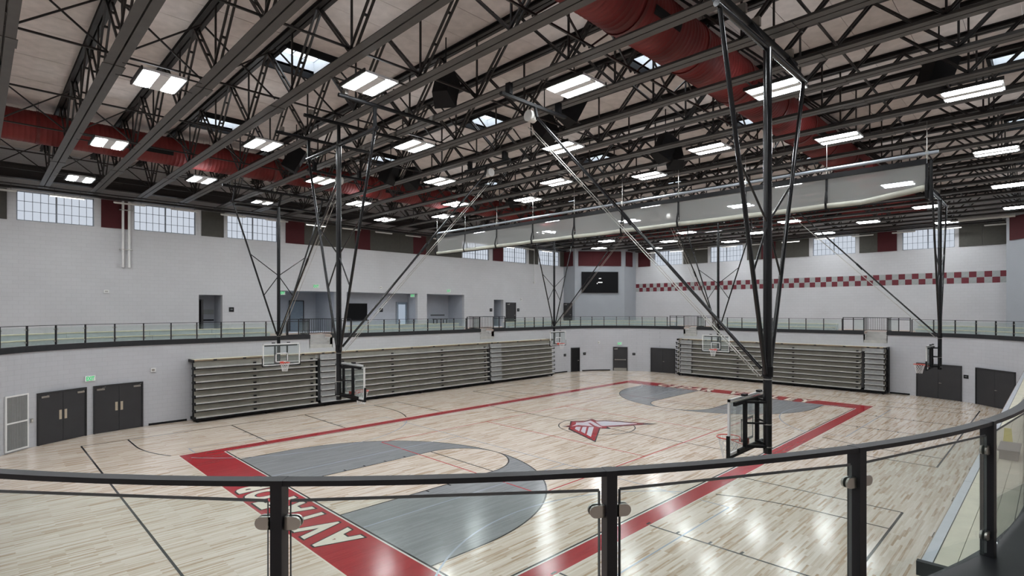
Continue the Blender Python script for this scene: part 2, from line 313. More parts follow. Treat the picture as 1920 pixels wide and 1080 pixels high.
lowwall('wall_far_lower', 'pale grey block wall below the far mezzanine behind the shorter bleachers', 'wall_low_y', [(sF(CYR), nf[0], ZT), (nf[0], nf[1], 3.35), (nf[1], nf[2], ZT), (nf[2], nf[3], 3.35), (nf[3], sF(-CYR), ZT)])
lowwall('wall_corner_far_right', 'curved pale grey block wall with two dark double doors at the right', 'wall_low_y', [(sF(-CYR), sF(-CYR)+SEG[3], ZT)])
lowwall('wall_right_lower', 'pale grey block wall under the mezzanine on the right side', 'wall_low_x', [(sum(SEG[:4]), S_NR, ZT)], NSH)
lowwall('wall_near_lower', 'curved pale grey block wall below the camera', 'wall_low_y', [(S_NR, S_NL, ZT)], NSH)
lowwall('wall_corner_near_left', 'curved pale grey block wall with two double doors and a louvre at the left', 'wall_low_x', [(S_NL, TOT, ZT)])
# mezzanine slab: ring between the rounded opening and the outer walls
def ring(name, m, off, z0, z1, label):
    b = MB(); ss = samples(0, TOT, .6)[:-1]
    def outer(p):
        t = min(XF/abs(p[0]) if p[0] else 9e9, YL/abs(p[1]) if p[1] else 9e9); return (p[0]*t, p[1]*t)
    V = []; 
    for s in ss:
        p = pos(s, off); q = outer(p); V += [(p[0], p[1], z1), (q[0], q[1], z1), (p[0], p[1], z0), (q[0], q[1], z0)]
    n = len(ss); F = []
    for i in range(n):
        a, c = 4*i, 4*((i+1) % n); F += [(a, a+1, c+1, c), (a+2, c+2, c+3, a+3), (a, c, c+2, a+2)]
    b.add(V, F); return struct(b.build(name, m), label, 'floor')
ring('floor_mezzanine', 'mezz_floor', 1.22, 3.95, ZM, 'tan floor of the mezzanine walkway behind the glass railing')
edge = MB()
for s0, s1 in ((nl[1], nl[2]), (nl[3], nf[0]), (nf[1], nf[2]), (nf[3], S_RT), (S_RT, S_NR), (S_NR, S_NL), (S_NL, nl[0]+TOT)): q = NSH if s0 in (S_RT, S_NR) else 0; sweep(edge, s0, s1, [(q, 3.95), (1.24, 3.95), (1.24, ZM-.002), (q, ZM-.002)])
struct(edge.build('floor_mezzanine_edge', 'mezz_floor'), 'tan front strip of the mezzanine floor along the railing', 'floor')
k = 0
for s0, s1, lb in ((nl[1], nl[2], 'between the two stair openings above the left bleachers'), (nl[3], nf[0], 'sweeping round the far left corner'), (nf[1], nf[2], 'above the far bleachers'), (nf[3], S_RT, 'sweeping round the far right corner'), (S_RT, S_NR, 'running along the right side'), (S_NR, S_NR+SEG[5]+SEG[6]*.5, 'curving just below the near glass railing'), (S_NR+SEG[5]+SEG[6]*.5, nl[0]+TOT, 'sweeping round the left end above the double doors')):
    k += 1; b = MB(); q = NSH+.06 if s0 in (S_RT, S_NR) else 0; sweep(b, s0, s1, [(q-.06, 3.92), (q+.02, 3.92), (q+.02, 4.12), (q+.20, 4.12), (q+.20, 4.16), (q-.06, 4.16)], .3)
    struct(b.build('trim_%d' % k, 'fascia'), 'dark steel fascia channel '+lb, 'trim')
k = 0
for s0, s1, lb in ((sL(-15.4), sL(-13.75), 'left of the long bleachers'), (sL(13.7), SEG[0]+SEG[1]*.1, 'at the far end of the long bleachers'), (SEG[0]+SEG[1]*.25, SEG[0]+SEG[1]*.5, 'between the open doorway and the exit door'), (sF(-7.8), sF(-8.9), 'right of the far bleachers')):
    k += 1; b = MB(); sweep(b, s0, s1, [(-.012, 0), (.0, 0), (.0, .1), (-.012, .1)], .3); struct(b.build('baseboard_%d' % k, 'black_soft'), 'black rubber base strip '+lb, 'baseboard')

# ------------------------------------------------------------------ upper walls with openings
def holed(name, m, label, u0, u1, z0, z1, holes, fn, th=.3):
    us = sorted({u0, u1, *[h[0] for h in holes], *[h[1] for h in holes]}); zs = sorted({z0, z1, *[h[2] for h in holes], *[h[3] for h in holes]}); b = MB()
    for a, c in zip(us, us[1:]):
        for e, f in zip(zs, zs[1:]):
            if any(h[0] <= (a+c)/2 <= h[1] and h[2] <= (e+f)/2 <= h[3] for h in holes): continue
            b.hexa([fn(a, 0, e), fn(c, 0, e), fn(c, th, e), fn(a, th, e), fn(a, 0, f), fn(c, 0, f), fn(c, th, f), fn(a, th, f)])
    return struct(b.build(name, m), label, 'wall')
WZ0, WZ1 = 10.05, 11.52
WL = [-19.97, -15.17, -10.39, 8.32, 13.20, 18.04]; WF = [13.17, 7.26, -1.53, -7.6]; WW = 3.05
DOORWAYS = [(-11.95, -10.66, 6.53), (-7.22, -3.27, 6.9), (-2.45, 3.67, 6.9), (4.58, 8.49, 6.9), (11.97, 13.17, 6.53)]
wl = holed('wall_left', 'wall_x', 'tall pale upper wall on the left with windows and recessed doorways', -XF, 21.81, ZM, 14.3,
      [(x, x+WW, WZ0, WZ1) for x in WL]+[(a, c, ZM, t) for a, c, t in DOORWAYS], lambda u, o, z: (u, YL+o, z))
wf = holed('wall_far', 'wall_y', 'tall pale upper wall at the far end with a red and grey checker band', -13.45, 15.34, ZM, 14.3,
      [(y-WW, y, WZ0, WZ1) for y in WF], lambda u, o, z: (XF+o, u, z))
struct(B(-XF, XF, -YL-.3, -YL, ZM, 14.3).build('wall_right', 'wall_x'), 'pale upper wall on the right side behind the camera', 'wall')
struct(B(-XF-.3, -XF, -YL, YL, ZM, 14.3).build('wall_near', 'wall_y'), 'pale upper wall behind the camera', 'wall')
b = MB()
for p, q in (((21.81, 20.4), (21.81, 18.73)), ((21.81, 18.73), (25.6, 15.34)), ((25.6, 15.34), (27.9, 15.34))): b.add([(*p, ZM), (*q, ZM), (*q, 14.3), (*p, 14.3)], [(0, 1, 2, 3)])
struct(b.build('wall_bay_far_left', 'bay_paint'), 'blue grey projecting corner bay that carries the black video screen', 'wall')
b = MB()
for p, q in (((27.9, -13.45), (25.6, -13.45)), ((25.6, -13.45), (21.81, -16.84)), ((21.81, -16.84), (21.81, -20.4))): b.add([(*p, ZM), (*q, ZM), (*q, 14.3), (*p, 14.3)], [(0, 1, 2, 3)])
struct(b.build('wall_bay_far_right', 'bay_paint'), 'blue grey corner bay at the right edge beside the checker band', 'wall')

# windows
def window(n, label, fn):
    w = thing('window_%d' % n, label, 'window', kind='structure')
    def bx(a, c, o0, o1, e, f, name, m):
        b = MB(); b.hexa([fn(a, o0, e), fn(c, o0, e), fn(c, o1, e), fn(a, o1, e), fn(a, o0, f), fn(c, o0, f), fn(c, o1, f), fn(a, o1, f)]); return b.build(name, m, w)
    t = .05; h = WZ1-WZ0
    bx(0, WW, .10, .20, WZ0, WZ0+t, 'frame', 'frame_grey'); bx(0, WW, .10, .20, WZ1-t, WZ1, 'frame', 'frame_grey'); bx(0, t, .10, .20, WZ0, WZ1, 'frame', 'frame_grey'); bx(WW-t, WW, .10, .20, WZ0, WZ1, 'frame', 'frame_grey')
    bx(WW/2-.035, WW/2+.035, .09, .20, WZ0, WZ1, 'mullion', 'mullion')
    for i in range(1, 10):
        if i != 5: bx(WW*i/10-.011, WW*i/10+.011, .12, .18, WZ0, WZ1, 'glazing_bar', 'mullion')
    for j in (1, 2): bx(0, WW, .12, .18, WZ0+h*j/3-.011, WZ0+h*j/3+.011, 'glazing_bar', 'mullion')
    for i in range(10):
        for j in range(3): bx(WW*i/10+.011, WW*(i+1)/10-.011, .145, .155, WZ0+h*j/3+.011, WZ0+h*(j+1)/3-.011, 'pane', 'window_light')
    return w
for i, x in enumerate(WL): window(i+1, 'frosted ten-column window high on the left wall, %s from the left' % ORD[i], lambda u, o, z, x=x: (x+u, YL+o, z))
for i, y in enumerate(WF): window(i+7, 'frosted ten-column window high on the far wall, %s from the corner screen' % ORD[i], lambda u, o, z, y=y: (XF+o, y-u, z))

# acoustic panels
def apanel(p0, p1, m, label, t=.05):
    d = Vector((p1[0]-p0[0], p1[1]-p0[1], 0)); L = d.length; d.normalize(); n = Vector((d.y, -d.x, 0)); mid = ((p0[0]+p1[0])/2, (p0[1]+p1[1])/2)
    if n.x*(-mid[0])+n.y*(-mid[1]) < 0: n = -n
    b = MB(); a = Vector((*p0, 0)); c = Vector((*p1, 0)); g = .004; a += d*g+n*.021; c += n*.021-d*g
    b.hexa([a+Vector((0, 0, 10.05)), c+Vector((0, 0, 10.05)), c+n*t+Vector((0, 0, 10.05)), a+n*t+Vector((0, 0, 10.05)), a+Vector((0, 0, 11.54)), c+Vector((0, 0, 11.54)), c+n*t+Vector((0, 0, 11.54)), a+n*t+Vector((0, 0, 11.54))])
    return tag(b.build('acoustic_panel', m), label, 'acoustic panel', 'acoustic wall panels')
reds = 0; greys = 0
for x0, x1, c in [(-21.6, -20.3, 'g'), (-16.63, -15.44, 'r'), (-11.82, -10.6, 'g'), (-6.83, -5.58, 'r')]+[(-5.58+1.25*i, -5.58+1.25*(i+1), 'g') for i in range(3)]+[(-1.83, -.6, 'r')]+[(-.6+1.27*i, -.6+1.27*(i+1), 'g') for i in range(3)]+[(3.21, 4.45, 'r')]+[(4.45+1.24*i, 4.45+1.24*(i+1), 'g') for i in range(3)]+[(11.83, 13.07, 'r'), (16.6, 17.82, 'g'), (21.2, 21.8, 'g')]:
    if c == 'r': lab = 'dark red acoustic panel on the left wall, %s red one from left' % ORD[reds]; reds += 1
    else: lab = 'olive grey acoustic panel on the left wall, %s grey one from left' % ORD[greys]; greys += 1
    apanel((x0, YL), (x1, YL), 'panel_red' if c == 'r' else 'panel_grey', lab)
def lerp(p, q, t): return (p[0]+(q[0]-p[0])*t, p[1]+(q[1]-p[1])*t)
apanel((21.81, 20.1), (21.81, 18.95), 'panel_red', 'dark red acoustic panel on the left side face of the corner bay')
for i in range(3): apanel(lerp((21.81, 18.73), (25.6, 15.34), .07+.287*i), lerp((21.81, 18.73), (25.6, 15.34), .07+.287*(i+1)), 'panel_red', 'dark red acoustic panel above the corner video screen, %s from the left' % ORD[i])
apanel((25.8, 15.34), (27.0, 15.34), 'panel_red', 'dark red acoustic panel on the right side face of the corner bay')
reds = greys = 0
for y0, y1, c in [(15.0, 13.6, 'r'), (9.95, 8.72, 'g'), (8.72, 7.5, 'g'), (3.82, 2.58, 'g'), (2.58, 1.37, 'r'), (1.37, .0, 'g'), (0, -1.25, 'g'), (-4.85, -6.05, 'g'), (-6.05, -7.28, 'r'), (-10.88, -12.12, 'g'), (-12.12, -13.37, 'g')]:
    if c == 'r': lab = 'dark red acoustic panel on the far wall, %s red one from left' % ORD[reds]; reds += 1
    else: lab = 'olive grey acoustic panel on the far wall, %s grey one from left' % ORD[greys]; greys += 1
    apanel((XF, y0), (XF, y1), 'panel_red' if c == 'r' else 'panel_grey', lab)
for i in range(2): apanel(lerp((25.6, -13.45), (21.81, -16.84), .06+.3*i), lerp((25.6, -13.45), (21.81, -16.84), .06+.3*(i+1)), 'panel_red', 'dark red acoustic panel on the right corner bay, %s from the far wall' % ORD[i])
# checker band: painted squares on the far wall
tm = {c: B(-.012, .0, -.2, .2, -.2, .2).mesh('checker_tile', c) for c in ('tile_red', 'tile_grey')}
for i in range(71):
    for j in range(2): put('checker_tile', tm['tile_red' if (i+j) % 2 == 1 else 'tile_grey'], wf, (XF, 15.31-.405*(i+.5), 7.47+.41*(j+.5)))

# ------------------------------------------------------------------ recesses behind the upper left openings
def recess(x0, x1, zt, depth, label, m='recess_paint'):
    b = MB(); y0, y1 = YL+.3, YL+depth
    b.add([(x0, y0, ZM), (x0, y1, ZM), (x0, y1, zt), (x0, y0, zt)], [(0, 1, 2, 3)]); b.add([(x1, y0, ZM), (x1, y1, ZM), (x1, y1, zt), (x1, y0, zt)], [(3, 2, 1, 0)])
    b.add([(x0, y1, ZM), (x1, y1, ZM), (x1, y1, zt), (x0, y1, zt)], [(0, 1, 2, 3)]); b.add([(x0, y0, zt), (x1, y0, zt), (x1, y1, zt), (x0, y1, zt)], [(3, 2, 1, 0)])
    b.add([(x0, y0, ZM), (x1, y0, ZM), (x1, y1, ZM), (x0, y1, ZM)], [(0, 1, 2, 3)])
    return struct(b.build('wall_recess', m), label, 'wall')
recess(-11.95, -10.66, 6.53, 1.6, 'grey lined doorway passage in the left wall'); recess(-7.22, -3.27, 6.9, 3.2, 'blue grey entrance vestibule behind the stair gate')
recess(-2.45, 3.67, 6.9, 1.4, 'blue grey alcove holding a black television'); recess(4.58, 8.49, 6.9, 2.2, 'empty blue grey alcove right of the television'); recess(11.97, 13.17, 6.53, 1.6, 'narrow pale passage left of the dark upper door')
for x0, x1, lb in ((-11.5, -10.7, 'left passage'), (12.0, 13.15, 'right passage')):
    for z0, z1, m in ((5.35, 5.65, 'tile_grey'), (4.95, 5.03, 'black_soft')): tag(B(x0, x1, YL+1.54, YL+1.59, z0, z1).build('wall_stripe', m), ('grey' if m == 'tile_grey' else 'black')+' horizontal band on the back of the %s in the upper wall' % lb, 'wall stripe', 'bands in the passages')
def plain_door(n, label, loc, rz, w, h, m='door_dark', frame_m='door_frame', leaves=1, handle='lever', closer=True, plates=False, glass=None):
    # local: x along the wall, -y towards the hall, base at z=0
    d = thing('door_%d' % n, label, 'door', loc, rz, kind='structure'); f = .06
    b = MB(); b.box(-w/2-f, -w/2, -.03, .08, 0, h+f); b.box(w/2, w/2+f, -.03, .08, 0, h+f); b.box(-w/2, w/2, -.03, .08, h, h+f); b.build('frame', frame_m, d)
    lw = w/leaves
    for i in range(leaves):
        x0 = -w/2+lw*i+.006; x1 = x0+lw-.012; lf = B(x0, x1, .0, .045, .01, h-.006).build('leaf', m, d)
        side = 1 if (leaves == 2 and i == 0) or (leaves == 1) else -1; xe = x1 if side == 1 else x0
        if glass: B(x0+.12, x1-.12, -.004, .0, .3, h-.15).build('pane', glass, lf)
        if plates: B(min(xe-side*.05, xe-side*.15), max(xe-side*.05, xe-side*.15), -.012, 0, .95, 1.35).build('push_plate', 'brass_plate', lf)
        elif handle == 'bar':
            hb = MB(); hb.box(x0+.08, x1-.08, -.07, -.03, .98, 1.05); hb.box(x0+.1, x0+.16, -.04, 0, .97, 1.06); hb.box(x1-.16, x1-.1, -.04, 0, .97, 1.06); hb.build('panic_bar', 'nickel', lf)
            B(x0+.02, x1-.02, -.006, 0, .02, .25).build('kick_plate', 'nickel', lf)
        elif handle == 'lever' and (i == leaves-1 or leaves == 1):
            hb = MB(); xx = (x0+.07) if leaves == 2 else xe-.08; hb.tube((xx, 0, 1.0), (xx, -.05, 1.0), .03, 10); hb.bar((xx, -.05, 1.0), (xx+(.12 if leaves == 2 else -.12), -.05, 1.0), .025, .025); hb.build('handle', 'nickel', lf)
        if closer: 
            xc = x0+.05 if side == 1 else x1-.35; cb = MB(); cb.box(xc, xc+.3, -.05, 0, h-.16, h-.08); cb.bar((xc+.2, -.06, h-.06), (xc+.34, -.02, h-.02), .02, .015); cb.build('closer', 'nickel', lf)
        for hz in (.25, h/2, h-.25): B(x0-.012 if side == 1 else x1-.004, x0+.004 if side == 1 else x1+.012, -.012, .0, hz-.06, hz+.06).build('hinge', 'door_frame', lf)
    return d
dn = 0
def arc_door(c, a0, a1, label, h=2.12, **kw):
    global dn; dn += 1
    p = [(c[0]+R*cos(radians(a)), c[1]+R*sin(radians(a))) for a in (a0, a1)]; mid = ((p[0][0]+p[1][0])/2, (p[0][1]+p[1][1])/2); w = hypot(p[0][0]-p[1][0], p[0][1]-p[1][1])
    am = radians((a0+a1)/2); sag = R-hypot(mid[0]-c[0], mid[1]-c[1])
    loc = (mid[0]-cos(am)*.05, mid[1]-sin(am)*.05, 0); return plain_door(dn, label, loc, am-pi/2, w-.12, h, **kw)
NLc = (-CXR, CYR); FLc = (CXR, CYR); FRc = (CXR, -CYR)
arc_door(NLc, 126.8, 110.7, 'charcoal double door nearest the louvre, with pale push plates', leaves=2, plates=True)
arc_door(NLc, 108.3, 92.0, 'charcoal double door nearest the long bleachers, with pale push plates', leaves=2, plates=True)
arc_door(FLc, 77.6, 69.8, 'narrow black doorway at the far end of the long bleachers', m='black_soft', closer=False)
arc_door(FLc, 43.0, 32.2, 'charcoal single exit door with silver panic bar', handle='bar')
arc_door(FLc, 14.9, -4.0, 'wide charcoal double door partly hidden by the far bleachers', leaves=2, closer=False)
arc_door(FRc, -6.7, -27.0, 'charcoal double door behind the right hand hoop', leaves=2, closer=False)
arc_door(FRc, -33.7, -54.5, 'charcoal double door nearest the right edge', leaves=2, closer=False)
for x, w, h, lab, kw in ((14.1, 1.15, 2.13, 'dark upper door right of the narrow passage', {}), ):
    dn += 1; plain_door(dn, lab, (x, YL-.06, ZM), 0, w, h, **kw)
dn += 1; plain_door(dn, 'dark upper door on the side face of the corner bay', (21.75, 19.6, ZM), -pi/2, .95, 2.15)
dn += 1; plain_door(dn, 'black door leaf standing ajar in the left passage', (-11.78, YL+.55, ZM), pi/2+.1, .9, 2.1, m='black_soft', closer=False)
dn += 1; plain_door(dn, 'blue grey glazed door with dark frame at the back of the vestibule', (-4.75, YL+3.1, ZM), 0, .95, 2.15, m='blue_grey_door', closer=False)
dn += 1; plain_door(dn, 'white glazed entrance door letting daylight into the vestibule', (-6.6, YL+3.1, ZM), 0, 1.0, 2.1, m='white', frame_m='frame_grey', closer=False, glass='day_glass')
dn += 1; plain_door(dn, 'blue grey glazed door at the right end of the television alcove', (3.05, YL+1.3, ZM), 0, .9, 2.1, m='blue_grey_door', frame_m='frame_grey', closer=False, glass='day_glass')
wv = thing('transom_window', 'bright side window strip at the left of the vestibule', 'window', (-7.17, YL+1.4, 5.0))
B(0, .05, -.6, .6, -.85, 1.75).build('frame', 'frame_grey', wv); B(.05, .06, -.5, -.05, -.7, .5).build('pane', 'day_glass', wv); B(.05, .06, .05, .5, -.7, .5).build('pane', 'day_glass', wv); B(.05, .06, -.5, .5, .65, 1.6).build('pane', 'day_glass', wv)
tv = thing('television', 'black wall television in the alcove of the left upper wall', 'television', (-1.0, YL+1.38, 5.45))
B(-.95, .95, -.07, 0, -.66, .66).build('case', 'black', tv); B(-.91, .91, -.08, -.07, -.62, .62).build('screen', 'screen', tv)
sg = thing('wall_lettering_sign', 'dark strip of small lettering on the back of the right alcove', 'sign', (7.3, YL+2.19, 5.15)); B(-.75, .75, -.015, 0, -.06, .06).build('board', 'box_grey', sg)
tb = thing('bench_table', 'small dark table in the right alcove behind the railing', 'table', (6.9, YL+1.3, ZM))
B(-.6, .6, -.3, .3, .68, .74).build('top', 'box_grey', tb)
for x in (-.52, .52):
    for y in (-.24, .24): B(x-.025, x+.025, y-.025, y+.025, 0, .68).build('leg', 'black', tb)

# ------------------------------------------------------------------ roof deck of fibre panels, skylights
JS, J0, NJ = 1.97, -20.98, 25
JX = [J0+JS*i for i in range(NJ)]
bays = [-XF, JX[0]-2*JS, JX[0]-JS]+JX+[XF]
ROW = 1.157; rows = [1.1+ROW*k for k in range(-19, 18)]
SKYX = [(JX[i]+JX[i+1])/2 for i in (3, 7, 11, 15, 19)]; SKYY = [1.1-16.2, 1.1-8.1, 1.1, 1.1+8.1]
ceil = struct(B(-XF-.3, XF+.3, -YL-.3, YL+.3, 14.75, 14.9).build('ceiling', 'deck'), 'roof above the deck panels', 'ceiling')
cells = []
for a, c in zip(bays, bays[1:]):
    for r in rows:
        if any(abs((a+c)/2-x) < .1 and abs(r+ROW/2-y) < ROW for x in SKYX for y in SKYY): continue
        cells.append((a, c, r, r+ROW))
def vis(cell):
    x, y = (cell[0]+cell[1])/2, (cell[2]+cell[3])/2; u, v, d = proj(x, y, ZD)
    return d if d > .5 and -60 < u < 1980 and v > -60 else 1e6+abs(d)
cells.sort(key=vis); pm = {}
rest = MB()
for i, (a, c, r, q) in enumerate(cells):
    if i < 300:
        key = round(c-a, 3)
        if key not in pm: pm[key] = MB().box(-key/2+.006, key/2-.006, -ROW/2+.006, ROW/2-.006, 0, .08).mesh('deck_panel', 'deck')
        put('deck_panel', pm[key], ceil, ((a+c)/2, (r+q)/2, ZD+random.uniform(-.004, .004)))
    else: rest.box(a+.005, c-.005, r+.005, q-.005, ZD, ZD+.08)
rs = rest.build('deck_panel', 'deck', ceil); rs['kind'] = 'stuff'
sk = None; k = 0
def skylight():
    s = thing('skylight', '', 'skylight', (0, 0, 0)); hx, hy = JS/2, ROW; ox, oy = .775, .80
    fr = MB(); 
    for x0, x1, y0, y1 in ((-hx, -ox, -hy, hy), (ox, hx, -hy, hy), (-ox, ox, -hy, -oy), (-ox, ox, oy, hy)): fr.box(x0, x1, y0, y1, 0, .08)
    fr.build('surround', 'deck', s)
    cb = MB(); t = .10; z0 = -.20
    for x0, x1, y0, y1 in ((-ox-t, -ox, -oy-t, oy+t), (ox, ox+t, -oy-t, oy+t), (-ox, ox, -oy-t, -oy), (-ox, ox, oy, oy+t)): cb.box(x0, x1, y0, y1, z0, .0)
    cb.build('steel_frame', 'black_soft', s)
    w = MB()
    for x0, x1, y0, y1 in ((-ox-.02, -ox, -oy, oy), (ox, ox+.02, -oy, oy), (-ox, ox, -oy-.02, -oy), (-ox, ox, oy, oy+.02)): w.box(x0, x1, y0, y1, .0, .45)
    w.build('light_well', 'well', s)
    for i in range(4): B(-ox+i*ox/2+.02, -ox+(i+1)*ox/2-.02, -oy+.02, oy-.02, .40, .41).build('pane', 'sky_pane', s)
    for i in range(5): B(-ox+i*ox/2-.02, -ox+i*ox/2+.02, -oy, oy, .39, .43).build('glazing_bar', 'well', s)
    return s
proto = skylight(); used = False
for i, x in enumerate(SKYX):
    for j, y in enumerate(SKYY):
        o = proto if not used else copy_tree(proto); used = True; o.location = (x, y, ZD)
        tag(o, 'square skylight in the roof, %s column from the near left, %s from the right' % (ORD[i], ORD[j]), 'skylight', 'skylights in the roof deck')

# ------------------------------------------------------------------ steel roof joists
ZB, ZTOP = 11.65, 13.45; YJ0, YJ1 = -19.6, 19.6; PN = 3.4
def joist():
    j = thing('roof_joist', '', 'roof joist'); b = MB()
    for sx in (-1, 1):
        x0, x1 = (.018, .205) if sx > 0 else (-.205, -.018); b.box(x0, x1, YJ0, YJ1, ZB, ZB+.02); xi = .018 if sx > 0 else -.038; b.box(xi, xi+.02, YJ0, YJ1, ZB+.02, ZB+.14)
    b.build('bottom_chord', 'steel', j); b = MB()
    for sx in (-1, 1):
        x0, x1 = (.02, .13) if sx > 0 else (-.13, -.02); b.box(x0, x1, YJ0, YJ1, ZD-.026, ZD-.006); xi = .02 if sx > 0 else -.04; b.box(xi, xi+.02, YJ0, YJ1, ZTOP, ZD-.026)
        x0, x1 = (.04, .13) if sx > 0 else (-.13, -.04); b.box(x0, x1, YJ0, YJ1, ZTOP, ZTOP+.02)
    b.build('top_chord', 'steel_dark', j)
    dz = ZTOP+.03-(ZB+.12); dm = {}
    for s in (-1, 1):
        b = MB()
        for sx in (-1, 1): b.bar((sx*.062, 0, 0), (sx*.062, s*PN/2, dz), .05, .05, (1, 0, 0))
        for t in (.38, .72): b.bar((-.06, s*PN/2*t, dz*t), (.06, s*PN/2*t, dz*t), .05, .05)
        dm[s] = b.mesh('web_diagonal', 'steel_dark')
    vm = B(-.022, .022, -.022, .022, 0, dz).mesh('web_vertical', 'steel_dark')
    y = -.55-5*PN
    while y < 19.5:
        for s in (-1, 1):
            if abs(y+s*PN/2) < 20: put('web_diagonal', dm[s], j, (0, y, ZB+.12))
        put('web_vertical', vm, j, (0, y, ZB+.12)); y += PN
    spm = MB().box(-.235, -.02, -.28, .28, -.014, 0).box(.02, .235, -.28, .28, -.014, 0).mesh('splice_plate', 'steel')
    for y in (-11.6, .75, 13.1): put('splice_plate', spm, j, (0, y, ZB))
    return j
proto = joist()
for i, x in enumerate(JX):
    o = proto if i == 0 else copy_tree(proto); o.location = (x, 0, 0); tag(o, 'long dark grey steel roof joist with open web, %s from the left' % ORD[i], 'roof joist', 'open web roof joists')
# bridging between joists
rod = MB().bar((0, 0, 0), (JX[-2]-JX[0], 0, 0), .045, .045).mesh('bridging_bar', 'steel_dark')
for i, y in enumerate((-16.2, -12.1, -8.0, -3.9, .42, 4.6, 8.7, 12.9, 16.6)):
    o = put('bridging_bar', rod, None, (JX[0], y, ZB+.24)); tag(o, 'thin steel bridging bar crossing all roof joists, %s from the right' % ORD[i], 'bridging bar', 'bridging bars')
xb = MB().bar((.05, .07, ZB+.24), (JS-.05, .07, 13.34), .04, .04).bar((.05, .115, 13.34), (JS-.05, .115, ZB+.24), .04, .04).mesh('cross_brace', 'steel_dark')
for i in range(NJ-1):
    for yi, y in enumerate((-16.2, -8.0, .42, 8.7, 16.6)):
        if (i >= NJ-4 and abs(y) > 16) or i == 22: continue
        o = put('cross_brace', xb, None, (JX[i], y, 0)); tag(o, 'steel cross brace right of the %s roof joist, %s from the front' % (ORD[i], ORD[yi]), 'cross brace', 'cross braces between joists')
# edge girders
for y, lb in ((18.8, 'above the left wall windows'), (-18.8, 'along the right side')):
    b = MB(); b.box(-27.6, 21.7, y-.16, y+.16, 11.86, 11.9).box(-27.6, 21.7, y-.16, y+.16, 12.5, 12.54).box(-27.6, 21.7, y-.02, y+.02, 11.9, 12.5)
    tag(b.build('girder', 'steel_dark'), 'deep black steel girder running '+lb, 'girder')
tag(B(-27.6, 21.7, 19.75, 20.08, 11.56, 11.648).build('bearing_ledge', 'steel_dark'), 'black steel ledge carrying the joist ends on the left wall', 'ledge'); tag(B(27.35, 27.67, -13.3, 15.2, 11.58, 11.648).build('bearing_ledge', 'steel_dark'), 'black steel ledge along the top of the far wall', 'ledge')

# ------------------------------------------------------------------ red air ducts
def duct(label, p0, p1, r, group):
    a, c = Vector((*p0, 0)), Vector((*p1, 0)); L = (c-a).length; d = thing('air_duct', label, 'air duct', (*p0, 12.68), atan2(c.y-a.y, c.x-a.x), group)
    n = 28; V = []; F = []; k = int(L/.16); 
    for i in range(k+1):
        for e, rr in ((-.02, r), (0, r+.012), (.02, r)):
            x = min(max(i*L/k+e, 0), L)
            for j in range(n): q = 2*pi*j/n; V.append((x, rr*cos(q), rr*sin(q)))
    m = 3*(k+1)
    for i in range(m-1):
        for j in range(n): F.append((i*n+j, i*n+(j+1) % n, (i+1)*n+(j+1) % n, (i+1)*n+j))
    b = MB(); b.add(V, F, True); b.build('shell', 'duct_red', d)
    x = 1.4; i = 0
    while x < L:
        bb = MB(); bb.tube((x-.05, 0, 0), (x+.05, 0, 0), r+.03, 28); bb.build('coupling_band', 'duct_band', d)
        if i % 2 == 0:
            for y in (-r*.7, r*.7): MB().tube((x, y, r*.6), (x, y, ZD-12.68), .006, 5).build('hanger_wire', 'steel_dark', d)
        if i % 2 == 1:
            g = MB(); 
            for s in (-1,):
                a0 = radians(-28)*s; g.add([(x+.3, s*(r+.02)*cos(t), (r+.02)*sin(t)) for t in (-.5, -.35, -.2)]+[(x+1.5, s*(r+.02)*cos(t), (r+.02)*sin(t)) for t in (-.5, -.35, -.2)], [(0, 1, 4, 3), (1, 2, 5, 4)])
            g.build('supply_grille', 'black_soft', d)
        x += 2.95; i += 1
    return d
duct('long red spiral air duct through the joists on the left side', (-27, 12.0), (22.55, 12.0), .60, 'red air ducts')
duct('long red spiral air duct through the joists on the right side', (-27, -8.75), (22.55, -8.75), .66, 'red air ducts')
duct('red air duct running across the far end of the ceiling', (23.345, 12.8), (23.345, -9.6), .62, 'red air ducts')

# ------------------------------------------------------------------ ceiling lights
def led_light():
    l = thing('ceiling_light', '', 'ceiling light')
    B(-.5, .5, -.64, .64, .012, .07).build('housing', 'housing', l)
    B(-.115, .115, -.6, .6, -.012, .012).build('driver_cover', 'housing', l)
    for s in (-1, 1): B(s*.29-.13, s*.29+.13, -.58, .58, -.006, .012).build('led_panel', 'led', l)
    for s in (-1, 1): B(s*.5-.02, s*.5+.02, -.66, .66, .0, .09).build('side_rail', 'steel_dark', l)
    B(-.35, .35, -.55, .55, .07, .076).build('added_glow_panel', 'added_up_glow', l)  # glowing sheet added on top of the housing to brighten the roof deck
    for s in (-1, 1): MB().bar((-JS/2+.12, s*.45, .11), (JS/2-.12, s*.45, .11), .035, .035).build('mounting_bar', 'steel_dark', l)
    return l
LXS = {k: (JX[1]+JX[2])/2+JS*2*k for k in range(-2, 12)}; LXS[5] = -.30; hidden = []
spots = []
for k, x in LXS.items():
    if x > 26.5: continue
    for y in ([-14.15, -6.75, .65, 8.05, 15.45] if k % 2 == 0 else [-10.45, -3.05, 4.35, 11.75]):
        u, v, d = proj(x, y, 11.55)
        if d > 3 and u > -40 and u < 1960 and v > -40: spots.append((k, x, y))
        else: hidden.append((x, y))
proto = led_light(); used = False; rowsd = {}
def rowkey(k, y): return k+round((y+14.15)/3.7)
for k, x, y in spots: rowsd.setdefault(rowkey(k, y), []).append((k, x, y))
